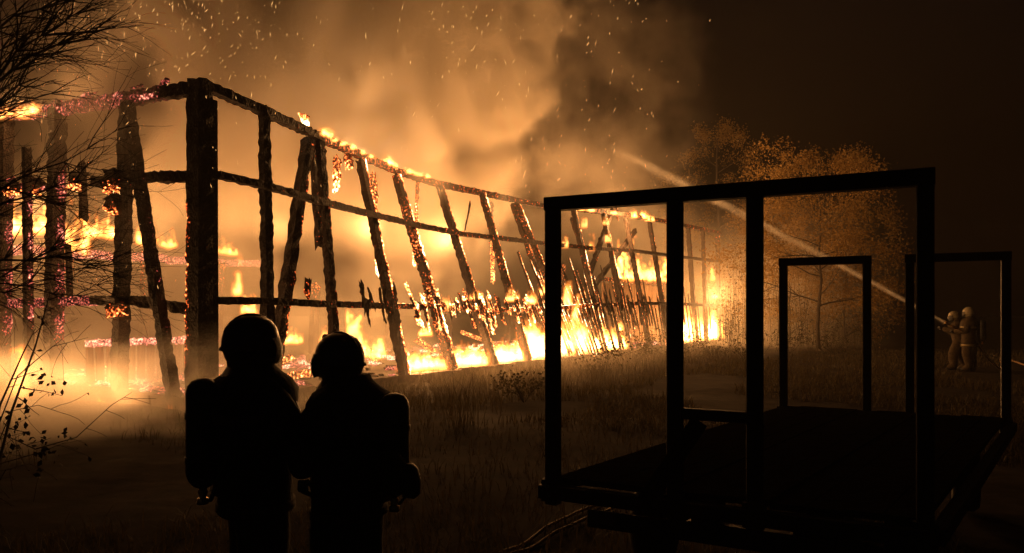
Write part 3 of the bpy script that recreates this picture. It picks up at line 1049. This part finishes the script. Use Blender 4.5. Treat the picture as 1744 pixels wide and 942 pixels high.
# bare tree reaching in from the left, its trunk outside the frame
rng = random.Random(21)
bt = empty('bare_tree', gp(-130, 7.0), 'bare tree reaching its dark thin branches in from the left edge', 'tree')
tb, bb = MB(), MB()
b0 = gp(-130, 7.0)
tr = [b0 - UP * .1, b0 + Vector((.05, 0, 1.4)), b0 + Vector((-.03, .05, 2.8)), b0 + Vector((.08, .0, 4.2)), b0 + Vector((.1, .1, 6.0))]
tube(tb, tr, [.16, .13, .11, .08, .03], 10)
tb.build('trunk', M_twig, bt)
tips = []
for (px0, py0), (px1, py1), r, k in (((-120, 300), (100, 30), .03, 6), ((-110, 220), (180, 60), .028, 7), ((-120, 150), (150, -20), .026, 6), ((-120, 340), (60, 120), .03, 6), ((-120, 90), (90, -90), .024, 5),
                                     ((-110, 260), (120, 150), .02, 5), ((-120, 420), (170, 300), .02, 6), ((-120, 400), (190, 250), .018, 5), ((-120, 480), (190, 450), .022, 7), ((-120, 560), (160, 400), .018, 5), ((-120, 500), (180, 520), .018, 6),
                                     ((-120, 330), (140, 360), .016, 5), ((-120, 470), (205, 500), .014, 6), ((-120, 440), (150, 330), .014, 6), ((-120, 540), (190, 470), .014, 6), ((-120, 180), (170, 20), .018, 6), ((-120, 200), (120, 90), .018, 6)):
    y0, y1 = 7.0, rng.uniform(6.0, 7.4)
    p0, p1 = at(px0, py0, y0), at(px1, py1, y1)
    d = p1 - p0
    pts = [p0.lerp(p1, i / 7) + Vector((0, rng.gauss(0, .03), rng.gauss(0, .03) + .12 * math.sin(i / 7 * 3.1))) for i in range(8)]
    tube(bb, pts, [r * .7 * (1 - .8 * i / 7) for i in range(8)], 5)
    for j in range(int(k * 2.7)):
        i = rng.randint(2, 6)
        v = Vector((rng.gauss(.3, .3), rng.gauss(0, .5), rng.gauss(.1, .6)))
        grow(bb, pts[i], d.normalized() + v * .9, d.length * rng.uniform(.22, .42), r * .32, 1, tips, rng, .01, .6, (3, 5), 4, .55)
o = bb.build('branches', M_twig, bt)

# leafy sapling in the lower left corner
st_ = empty('sapling', gp(-40, 5.6), 'thin sapling with a few hanging leaves at the lower left edge', 'sapling')
sb, lb = MB(), MB()
tips = []
for pts, r in (([(-30, 900), (20, 700), (60, 590), (85, 500)], .012), ([(-40, 880), (0, 690), (40, 600), (60, 560)], .010), ([(-40, 850), (-5, 735), (60, 765), (130, 745), (190, 690), (225, 668)], .006),
               ([(-40, 860), (0, 790), (70, 770), (115, 752)], .005), ([(-40, 840), (20, 700), (65, 690), (110, 705)], .005), ([(-30, 870), (10, 800), (50, 790), (75, 800)], .005), ([(-40, 820), (30, 640), (90, 590), (150, 575)], .006)):
    P = [at(px, py, 5.4 + rng.gauss(0, .08)) for px, py in pts]
    tube(sb, P, [r * (1 - .75 * i / (len(P) - 1)) for i in range(len(P))], 5)
    for i in range(1, len(P)):
        for k in range(2):
            grow(sb, P[i - 1].lerp(P[i], rng.random()), Vector((rng.gauss(.5, .5), rng.gauss(0, .4), rng.gauss(0, .5))), rng.uniform(.12, .3), r * .45, 0, tips, rng, .05)
for px, py in ((8, 705), (12, 722), (20, 700), (28, 725), (35, 712), (38, 690), (44, 705), (52, 690), (60, 755), (68, 748), (72, 760), (75, 772), (80, 765), (70, 785), (72, 800), (66, 780), (78, 750), (55, 745), (95, 792), (88, 772), (104, 772), (120, 748), (100, 748), (12, 765), (5, 775), (25, 770), (28, 760),
               (110, 738), (60, 812), (45, 720), (15, 740), (35, 735), (60, 660), (72, 650), (50, 640), (85, 655), (92, 668), (76, 640), (60, 672), (105, 650)):
    for k in range(2):
        leaf(lb, at(px + rng.gauss(0, 3), py + rng.gauss(0, 3), 5.4 + rng.gauss(0, .08)), .05, rng)
for p, d in tips:
    if rng.random() < .5: leaf(lb, p, .04, rng)
sb.build('stems', M_twig, st_)
o = lb.build('leaves', M_twig, st_)
o['kind'] = 'stuff'

# ------------------------------------------------------------------ farm trailer with stake frames
DZ = .72
FA, FB = Vector((.245, 4.56, DZ)), Vector((1.965, 3.63, DZ))
SIDE = Vector((2.585, 3.40, 0))
fd = (FB - FA).normalized()
sd = SIDE.normalized()
trl = empty('farm_trailer', Vector(((FA + FB + SIDE) / 2).xy.to_3d()), 'empty flatbed farm trailer with black steel stake frames at both ends', 'trailer')
rot_f = math.atan2(fd.y, fd.x)
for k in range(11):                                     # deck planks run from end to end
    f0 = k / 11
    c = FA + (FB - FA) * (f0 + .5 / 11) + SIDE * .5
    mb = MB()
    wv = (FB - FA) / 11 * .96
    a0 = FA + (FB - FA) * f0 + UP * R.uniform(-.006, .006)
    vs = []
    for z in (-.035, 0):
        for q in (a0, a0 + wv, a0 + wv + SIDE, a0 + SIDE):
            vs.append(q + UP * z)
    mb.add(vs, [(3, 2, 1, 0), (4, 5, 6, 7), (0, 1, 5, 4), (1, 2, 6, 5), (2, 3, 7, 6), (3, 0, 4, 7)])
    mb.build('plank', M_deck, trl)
dn = UP * -.078
for a_, b_, nm in ((FA - fd * .05, FB + fd * .05, 'end_beam'), (FA + SIDE - fd * .05, FB + SIDE + fd * .05, 'end_beam'), (FA - fd * .05, FA + SIDE - fd * .05, 'side_beam'), (FB + fd * .05, FB + SIDE + fd * .05, 'side_beam')):
    mb = MB()
    off = -sd * .05 if nm == 'end_beam' and (a_ - FA).length < 1 else (sd * .05 if nm == 'end_beam' else Vector())
    bar(mb, a_ + off + dn, b_ + off + dn, .08, .07, UP)
    mb.build(nm, M_steel, trl)
for f in (.3, .7):
    mb = MB()
    bar(mb, FA + (FB - FA) * f - UP * .2 + sd * .1, FA + (FB - FA) * f - UP * .2 + SIDE - sd * .1, .15, .08, UP)
    mb.build('chassis_rail', M_steel, trl)


def stake_frame(o, top, fracs, spans, nm):
    for f in fracs:
        mb = MB()
        p = FA + (FB - FA) * f + o
        bar(mb, p - UP * .16, Vector((p.x, p.y, top)), .078, .078, fd)
        mb.build('post', M_steel, trl)
    for f0, f1 in spans:
        mb = MB()
        p, q = FA + (FB - FA) * f0 + o, FA + (FB - FA) * f1 + o
        p.z = q.z = top - .037
        bar(mb, p - fd * .042, q + fd * .042, .08, .084, UP)
        mb.build('top_bar', M_steel, trl)


stake_frame(Vector(), 2.385, (0, .38, .598, 1), ((0, 1),), 'front')
stake_frame(SIDE, 2.25, (0, .405, .598, 1), ((0, .405), (.598, 1)), 'rear')
for o_, fr_ in ((Vector(), (0, .38, .598, 1)), (SIDE, (0, .405, .598, 1))):      # stake pockets and gussets
    for f in fr_:
        p = FA + (FB - FA) * f + o_
        mb = MB()
        box(mb, p - UP * .075, .105, .1, .13, rot=rot_f, jit=.003)
        mb.build('stake_pocket', M_steel, trl)
mb = MB()
p, q = FA + (FB - FA) * .40, FA + (FB - FA) * .578
p.z = q.z = 1.15
bar(mb, p, q, .06, .05, UP)
mb.build('cross_bar', M_steel, trl)
mb = MB()
p = FA + (FB - FA) * .46 + UP * .40 - sd * .05
q = FA + (FB - FA) * .33 + UP * -.05 - sd * .16
bar(mb, p, q, .09, .03, fd)
mb.build('leaning_board', M_deck, trl)
for f, s_ in ((.12, .2), (.88, .2), (.12, .82), (.88, .82)):
    c = FA + (FB - FA) * f + SIDE * s_
    c.z = .3
    w_ = MB()
    lathe(w_, [(.17, -.09), (.26, -.1), (.295, -.06), (.3, 0), (.295, .06), (.26, .1), (.17, .09)], c, fd, 28)
    wo = w_.build('wheel', M_rubber, trl, smooth=True)
    r_ = MB()
    lathe(r_, [(.05, -.1), (.07, -.06), (.15, -.05), (.172, -.085), (.172, .085), (.15, .05), (.07, .06), (.05, .1)], c, fd, 20)
    r_.build('rim', M_steel, wo)
for s_ in (.2, .82):
    mb = MB()
    p = FA + (FB - FA) * .12 + SIDE * s_
    q = FA + (FB - FA) * .88 + SIDE * s_
    p.z = q.z = .3
    bar(mb, p, q, .07, .07, UP)
    mb.build('axle', M_steel, trl)
    for f in (.3, .7):
        mb = MB()
        p = FA + (FB - FA) * f + SIDE * s_
        box(mb, Vector((p.x, p.y, .39)), .09, .34, .16, rot=math.atan2(sd.y, sd.x) - math.pi / 2)
        mb.build('spring_block', M_steel, trl)
mb = MB()
p = FA + (FB - FA) * .19 - sd * .1
box(mb, Vector((p.x, p.y, .545)), .15, .012, .075, rot=rot_f)
mb.build('rear_plate', M_plate, trl)
mb = MB()
bar(mb, FA + (FB - FA) * .14 - sd * .085 - UP * .19, FA + (FB - FA) * .86 - sd * .085 - UP * .19, .1, .02, UP)
mb.build('plate_bar', M_steel, trl)
# loose straw and bark left on the planks
mb = MB()
rng = random.Random(5)
for i in range(140):
    p = FA + (FB - FA) * rng.uniform(.03, .97) + SIDE * rng.uniform(.02, .98)
    an = rng.uniform(0, 6.3)
    d = Vector((math.cos(an), math.sin(an), 0)) * rng.uniform(.02, .09)
    s_ = Vector((-d.y, d.x, 0)).normalized() * .002
    z = UP * rng.uniform(.008, .012)
    mb.add([p - s_ + z, p + s_ + z, p + d + s_ + z, p + d - s_ + z], [(0, 1, 2, 3)])
props(mb.build('loose_straw', M_deck), 'loose straw and bark scattered on the trailer deck', kind='stuff')

# two hose lines on the ground running under the trailer
for k, (pa, pb, lab) in enumerate((((845, 948), (1022, 852), 'left one of two thin hose lines running under the trailer'), ((862, 950), (1045, 861), 'right one of two thin hose lines running under the trailer'))):
    mb = MB()
    pts = []
    for i in range(14):
        f = i / 13
        px, py = pa[0] + (pb[0] - pa[0]) * f, pa[1] + (pb[1] - pa[1]) * f
        y = FPX * (EYE - .03) / (py - HY)
        x = (px - CX) / FPX * y
        pts.append(Vector((x, y, gz(x, y) + .025 + .004 * math.sin(i * 1.3 + k))))
    tube(mb, pts, .013, 8)
    props(mb.build('hose_line', M_hose, smooth=True), lab, 'hose', 'hose lines on the ground')


# ------------------------------------------------------------------ firefighters
def skinned(name, joints, bones, mat, parent, root, sub=2, k=1.0):
    names = list(joints)
    me = bpy.data.meshes.new(name)
    me.from_pydata([tuple(Vector(joints[n][0]) * k) for n in names], [(names.index(a), names.index(b)) for a, b in bones], [])
    o = bpy.data.objects.new(name, me)
    COL.objects.link(o)
    md = o.modifiers.new('skin', 'SKIN')
    md.branch_smoothing = .6
    md.use_smooth_shade = True
    for i, n in enumerate(names):
        r = joints[n][1]
        sv = me.skin_vertices[0].data[i]
        sv.radius = (r[0] * 1.16 * k, r[1] * 1.16 * k)
        sv.use_root = (n == root)
    sd_ = o.modifiers.new('sub', 'SUBSURF')
    sd_.levels = sd_.render_levels = sub
    dg = bpy.context.evaluated_depsgraph_get()
    ev = o.evaluated_get(dg)
    new = bpy.data.meshes.new_from_object(ev)
    bpy.data.objects.remove(o)
    new.name = name
    new.materials.clear()
    new.materials.append(mat)
    o = bpy.data.objects.new(name, new)
    COL.objects.link(o)
    o.parent = parent
    return o


def glove(parent, wrist, direction, palm_n, k, side, mat):
    """A curled hand: palm, four unequal bent fingers and a thumb off its side."""
    d = Vector(direction).normalized()
    n_ = Vector(palm_n)
    n_ = (n_ - d * n_.dot(d)).normalized()
    s_ = d.cross(n_) * side
    w = Vector(wrist)
    J = {'w': (w, (.03, .026)), 'p': (w + d * .06, (.036, .022))}
    E_ = [('w', 'p')]
    for i, (off, ln) in enumerate(((-.03, .07), (-.01, .08), (.011, .076), (.031, .06))):
        b = w + d * .092 + s_ * off
        m_ = b + d * ln * .55 + n_ * ln * .25
        t = m_ + d * ln * .15 + n_ * ln * .5
        for nm, q, r in (('b', b, .013), ('m', m_, .012), ('t', t, .009)): J[f'{nm}{i}'] = (q, (r, r))
        E_ += [('p', f'b{i}'), (f'b{i}', f'm{i}'), (f'm{i}', f't{i}')]
    b = w + d * .03 - s_ * .038 + n_ * .01
    J['tb'] = (b, (.015, .015)); J['tm'] = (b + d * .035 - s_ * .012 + n_ * .02, (.013, .013)); J['tt'] = (b + d * .058 - s_ * .002 + n_ * .042, (.01, .01))
    E_ += [('w', 'tb'), ('tb', 'tm'), ('tm', 'tt')]
    return skinned('glove', J, E_, mat, parent, 'w', 2, k)


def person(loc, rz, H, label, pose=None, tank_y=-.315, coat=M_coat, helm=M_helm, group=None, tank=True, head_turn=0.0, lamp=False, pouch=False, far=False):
    k = H / 1.75
    t = empty('person', loc, label, 'person', group, rz)
    P = dict(pelvis=(0, 0, .97), waist=(0, .0, 1.10), chest=(0, .0, 1.29), nb=(0, -.01, 1.43), neck=(0, .0, 1.50), head=(0, .03, 1.60), top=(0, .02, 1.69),
             shl=(-.18, 0, 1.40), ell=(-.27, -.03, 1.13), wrl=(-.22, .17, .95), shr=(.18, 0, 1.40), elr=(.27, -.03, 1.13), wrr=(.22, .17, .95),
             hipl=(-.1, 0, .90), knl=(-.12, .03, .50), anl=(-.12, -.03, .11), tol=(-.15, .15, .055), hipr=(.1, 0, .90), knr=(.12, .03, .50), anr=(.12, -.03, .11), tor=(.15, .15, .055))
    P.update(pose or {})
    Rr = dict(pelvis=(.18, .14), waist=(.19, .15), chest=(.22, .17), nb=(.15, .14), neck=(.07, .07), head=(.085, .1), top=(.06, .075), shl=(.105, .105), ell=(.092, .092), wrl=(.066, .066), shr=(.105, .105), elr=(.092, .092), wrr=(.066, .066),
              hipl=(.155, .155), knl=(.13, .13), anl=(.105, .105), tol=(.05, .05), hipr=(.155, .155), knr=(.13, .13), anr=(.105, .105), tor=(.05, .05))
    J = {n: (P[n], Rr[n]) for n in P}
    bones = [('pelvis', 'waist'), ('waist', 'chest'), ('chest', 'nb'), ('nb', 'neck'), ('neck', 'head'), ('head', 'top'), ('chest', 'shl'), ('shl', 'ell'), ('ell', 'wrl'), ('chest', 'shr'), ('shr', 'elr'), ('elr', 'wrr'),
             ('pelvis', 'hipl'), ('hipl', 'knl'), ('knl', 'anl'), ('anl', 'tol'), ('pelvis', 'hipr'), ('hipr', 'knr'), ('knr', 'anr'), ('anr', 'tor')]
    skinned('body', J, bones, coat, t, 'pelvis', 2, k)
    V = lambda n: Vector(P[n]) * k

    def part(name, mb_, mat, parent=t, smooth=True):
        return mb_.build(name, mat, parent, smooth, world=False)

    # coat: hem, waist, chest, sloping collar
    up = (V('nb') - V('pelvis')).normalized()
    fr = Vector((0, 1, 0))
    o_ = V('pelvis')
    LT = (V('nb') - V('pelvis')).length
    b = MB()
    lathe(b, [(.0, -.30 * k), (.21 * k, -.30 * k), (.24 * k, -.28 * k), (.245 * k, -.1 * k), (.25 * k, .08 * k), (.275 * k, .22 * k), (.29 * k, .32 * k), (.285 * k, LT - .06 * k), (.245 * k, LT - .0 * k), (.18 * k, LT + .04 * k), (.14 * k, LT + .07 * k), (.12 * k, LT + .11 * k)],
          o_, up, 28, (.84, 1.02), fr)
    for i, v in enumerate(b.v):
        q = Vector(v)
        g_ = mnoise.noise(q * 9) * .012 + mnoise.noise(Vector((q.x * 22, q.y * 22, q.z * 7))) * .006
        d_ = Vector((q.x - o_.x, q.y - o_.y, 0))
        if d_.length > .02: q = q + d_.normalized() * g_
        b.v[i] = tuple(q)
    jacket = part('jacket', b, coat)
    for hz, rr in ((-.245, .246), (.26, .285)):
        b = MB()
        lathe(b, [(rr * k, (hz - .025) * k), ((rr + .006) * k, (hz - .022) * k), ((rr + .006) * k, (hz + .022) * k), (rr * k, (hz + .025) * k)], o_, up, 28, (.85, 1.03), fr)
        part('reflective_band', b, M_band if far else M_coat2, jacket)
    for leg in ('l', 'r'):
        a_, c_ = V('kn' + leg), V('an' + leg)
        b = MB()
        p = a_.lerp(c_, .5)
        ax = (c_ - a_).normalized()
        lathe(b, [(.1 * k, -.025 * k), (.106 * k, -.02 * k), (.106 * k, .02 * k), (.1 * k, .025 * k)], p, ax, 16)
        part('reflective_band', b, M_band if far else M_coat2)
        b = MB()
        to = V('to' + leg)
        f_ = (to - c_); f_.z = 0; f_.normalize()
        lathe(b, [(.1 * k, .2 * k), (.105 * k, .12 * k), (.09 * k, .02 * k), (.085 * k, -.04 * k)], c_, UP, 16, (1.05, .9), f_)
        bc = Vector((c_.x, c_.y, .045 * k)) + f_ * .07 * k
        lathe(b, [(.0, -.04 * k), (.085 * k, -.045 * k), (.09 * k, -.02 * k), (.085 * k, .02 * k), (.05 * k, .055 * k), (0, .06 * k)], bc, UP, 18, (1.75, .62), f_)
        part('boot', b, M_black)
    # helmet with neck guard, visor, comb; head turned
    hm = Matrix.Rotation(head_turn, 3, 'Z')
    hf = hm @ Vector((0, 1, 0))
    hc = V('head') + UP * .03 * k
    b = MB()
    lathe(b, [(.085 * k, -.12 * k), (.112 * k, -.115 * k), (.128 * k, -.08 * k), (.138 * k, -.045 * k), (.156 * k, -.04 * k), (.156 * k, -.028 * k), (.146 * k, -.015 * k), (.142 * k, .03 * k), (.128 * k, .085 * k), (.10 * k, .125 * k), (.055 * k, .15 * k), (0, .157 * k)], hc, UP, 30, (1.12, .98), hf)
    he = part('helmet', b, helm)
    b = MB()
    vs, fs = [], []
    for i in range(9):
        a_ = math.radians(-62 + i * 15.5)
        for j, (hz, rr) in enumerate(((.03, .15), (-.02, .168), (-.075, .165), (-.115, .148))):
            d_ = Matrix.Rotation(a_, 3, 'Z') @ hf
            vs.append(hc + d_ * rr * 1.03 * k + UP * hz * k)
    for i in range(8):
        for j in range(3):
            q = i * 4 + j
            fs.append((q, q + 4, q + 5, q + 1))
    nv = len(vs)
    vs += [hc + (v - hc) * .95 for v in vs]
    fs += [(a + nv, d + nv, c + nv, b_ + nv) for a, b_, c, d in fs]
    b.add(vs, fs)
    part('visor', b, M_black, he)
    b = MB()
    pts = [hc + hf * (math.cos(a_) * .16 * k) + UP * (math.sin(a_) * .158 * k) for a_ in [math.radians(x) for x in range(25, 160, 12)]]
    tube(b, pts, .011 * k, 6)
    part('comb', b, helm, he)
    b = MB()
    lathe(b, [(.112 * k, -.10 * k), (.108 * k, -.14 * k), (.128 * k, -.19 * k), (.19 * k, -.245 * k), (.18 * k, -.245 * k), (.105 * k, -.12 * k)], hc - hf * .012 * k, UP, 24, (1.08, 1.0), hf)
    part('neck_guard', b, M_black, he)
    # face under the helmet
    b = MB()
    lathe(b, [(.0, -.12 * k), (.05 * k, -.11 * k), (.075 * k, -.07 * k), (.085 * k, -.01 * k), (.08 * k, .05 * k), (0, .07 * k)], hc + hf * .045 * k, UP, 18, (.95, .82), hf)
    lathe(b, [(0, -.045 * k), (.017 * k, -.04 * k), (.008 * k, .0), (0, .005 * k)], hc + hf * .125 * k - UP * .005 * k, UP, 8)
    part('face', b, M_skin)
    if lamp:
        b = MB()
        sdv = hm @ Vector((1, 0, 0))
        lathe(b, [(.0, -.035 * k), (.02 * k, -.035 * k), (.024 * k, .03 * k), (.0, .035 * k)], hc + hf * .10 * k + UP * .125 * k + sdv * .0, hf, 12)
        part('helmet_lamp', b, M_black, he)
    # gloves
    for s_, sg in (('l', -1), ('r', 1)):
        d_ = (V('wr' + s_) - V('el' + s_)).normalized()
        inn = Vector((-sg, .2, 0))
        if (pose or {}).get('grip'):
            inn = Vector((0, .3, 1 if s_ == 'l' else -1))
        glove(t, (V('wr' + s_) + d_ * .015 * k) / k, d_, inn, k, sg, M_black)
    if tank:
        c = V('chest') + Vector((0, tank_y * k, -.15 * k))
        b = MB()
        L = .30 * k
        rr = .088 * k
        prof = [(0, -L), (.02 * k, -L), (.05 * k, -L + .015 * k), (rr * .82, -L + .04 * k), (rr, -L + .085 * k), (rr, L - .08 * k), (rr * .9, L - .04 * k), (rr * .65, L - .012 * k), (rr * .3, L), (0, L + .002)]
        lathe(b, prof, c, UP, 26)
        cyl = part('air_cylinder', b, M_cyl)
        b = MB()
        lathe(b, [(.022 * k, 0), (.026 * k, -.02 * k), (.018 * k, -.05 * k), (.03 * k, -.055 * k), (.03 * k, -.085 * k), (0, -.09 * k)], c - UP * L, UP * 1.0, 12)
        b.v = [(v[0], v[1], v[2] ) for v in b.v]
        part('valve', b, M_brass, cyl)
        b = MB()
        lathe(b, [(rr * 1.0, -.02 * k), (rr * 1.06, -.015 * k), (rr * 1.06, .015 * k), (rr, .02 * k)], c + UP * .1 * k, UP, 24)
        part('cylinder_strap', b, M_black, cyl)
        b = MB()
        lathe(b, [(rr * 1.0, -.02 * k), (rr * 1.06, -.015 * k), (rr * 1.06, .015 * k), (rr, .02 * k)], c - UP * .14 * k, UP, 24)
        part('cylinder_strap', b, M_black, cyl)
        b = MB()
        box(b, c + Vector((0, .1 * k, -.02 * k)), .26 * k, .05 * k, .56 * k, jit=.004)
        box(b, c + Vector((0, .085 * k, -.3 * k)), .2 * k, .07 * k, .07 * k, jit=.004)
        part('back_plate', b, M_black)
        for sx in (-1, 1):
            b = MB()
            pts = [c + Vector((sx * .09 * k, .1 * k, .24 * k)), Vector((sx * .13 * k, -.12 * k, 1.43 * k)), Vector((sx * .135 * k, .02 * k, 1.45 * k)), Vector((sx * .14 * k, .15 * k, 1.38 * k)), Vector((sx * .15 * k, .2 * k, 1.25 * k)), Vector((sx * .17 * k, .18 * k, 1.1 * k))]
            tube(b, pts, .02 * k, 6)
            part('shoulder_strap', b, M_black)
        b = MB()
        tube(b, [c + Vector((.03 * k, .0, -L - .06 * k)), c + Vector((.13 * k, .02, -L - .04 * k)), c + Vector((.17 * k, .1, -.1)), c + Vector((.15 * k, .2, .2)), Vector((.13 * k, .12 * k, 1.40 * k)), Vector((.08 * k, .22 * k, 1.25 * k))], .012 * k, 6)
        part('air_hose', b, M_black)
    if pouch:
        b = MB()
        pc = V('chest') + Vector((-.05 * k, -.47 * k, -.33 * k))
        lathe(b, [(0, -.11 * k), (.045 * k, -.09 * k), (.07 * k, -.02 * k), (.072 * k, .05 * k), (.05 * k, .085 * k), (0, .095 * k)], pc, Vector((0, .35, 1)), 16, (.9, 1), fr)
        tube(b, [pc + Vector((0, .02, .08 * k)), V('chest') + Vector((-.05 * k, -.3 * k, -.1 * k))], .012 * k, 6)
        part('mask_pouch', b, M_black)
    return t


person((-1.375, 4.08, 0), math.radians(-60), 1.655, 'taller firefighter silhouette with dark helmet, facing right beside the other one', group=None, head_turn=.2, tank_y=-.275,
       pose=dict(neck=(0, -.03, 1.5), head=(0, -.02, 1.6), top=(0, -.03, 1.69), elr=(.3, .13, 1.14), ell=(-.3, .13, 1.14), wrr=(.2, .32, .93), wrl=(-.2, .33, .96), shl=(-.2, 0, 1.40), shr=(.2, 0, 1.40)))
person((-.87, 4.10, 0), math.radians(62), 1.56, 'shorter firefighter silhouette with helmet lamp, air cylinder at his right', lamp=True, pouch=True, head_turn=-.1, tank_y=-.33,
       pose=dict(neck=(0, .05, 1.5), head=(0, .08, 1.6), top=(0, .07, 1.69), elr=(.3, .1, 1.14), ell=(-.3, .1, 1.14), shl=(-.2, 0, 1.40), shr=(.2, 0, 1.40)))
Y2 = 21.4
fx = (1652 - CX) / FPX * Y2
person((fx, Y2, 0), math.radians(40), 1.74, 'distant firefighter with air pack standing behind the one aiming the jet', coat=M_coat2, helm=M_helm2, far=True,
       pose=dict(wrl=(-.22, .34, 1.12), wrr=(.2, .36, 1.12)))
fx2 = (1634 - CX) / FPX * (Y2 + .35)
person((fx2, Y2 + .35, 0), math.radians(72), 1.66, 'distant firefighter aiming the water jet from a pale helmet and tan coat', coat=M_coat2, helm=M_helm2, far=True,
       pose=dict(chest=(0, .06, 1.27), nb=(0, .08, 1.41), neck=(0, .1, 1.47), head=(0, .14, 1.57), top=(0, .14, 1.66), shl=(-.18, .07, 1.38), shr=(.18, .07, 1.38), ell=(-.24, .22, 1.16), elr=(.24, .12, 1.1), wrl=(-.05, .46, 1.24), wrr=(.06, .28, 1.16),
                 knl=(-.14, .2, .5), anl=(-.14, .18, .11), tol=(-.16, .36, .055), knr=(.14, .0, .5), anr=(.15, -.2, .11), tor=(.18, -.03, .055)))
# their nozzle and hose
jn = jd.normalized()
mb = MB()
lathe(mb, [(0, -.36), (.03, -.36), (.034, -.2), (.024, -.18), (.024, -.06), (.04, -.04), (.045, .0), (.03, .0)], NOZ, jn, 14)
nz = mb.build('hose_nozzle', M_brass, smooth=True)
props(nz, 'metal hose nozzle held by the far firefighter', 'nozzle')
mb = MB()
q0 = NOZ - jn * .36
pts = [q0, q0 + Vector((.25, .05, -.1)), q0 + Vector((.6, .15, -.35)), q0 + Vector((1.0, .2, -.9)), q0 + Vector((1.45, .15, -1.25))]
for px, py in ((1700, 607), (1725, 615), (1750, 624), (1800, 640)):
    y = FPX * 1.69 / (py - HY)
    pts.append(Vector(((px - CX) / FPX * y, y, .04)))
sp = []
for i in range(len(pts) - 1):
    for j in range(4): sp.append(pts[i].lerp(pts[i + 1], j / 4))
sp.append(pts[-1])
for _ in range(2):
    sp = [sp[0]] + [(sp[i - 1] + sp[i] * 2 + sp[i + 1]) / 4 for i in range(1, len(sp) - 1)] + [sp[-1]]
tube(mb, sp, .028, 8)
props(mb.build('fire_hose', M_hose, smooth=True), 'fire hose trailing over the ground behind the distant hose crew', 'hose')
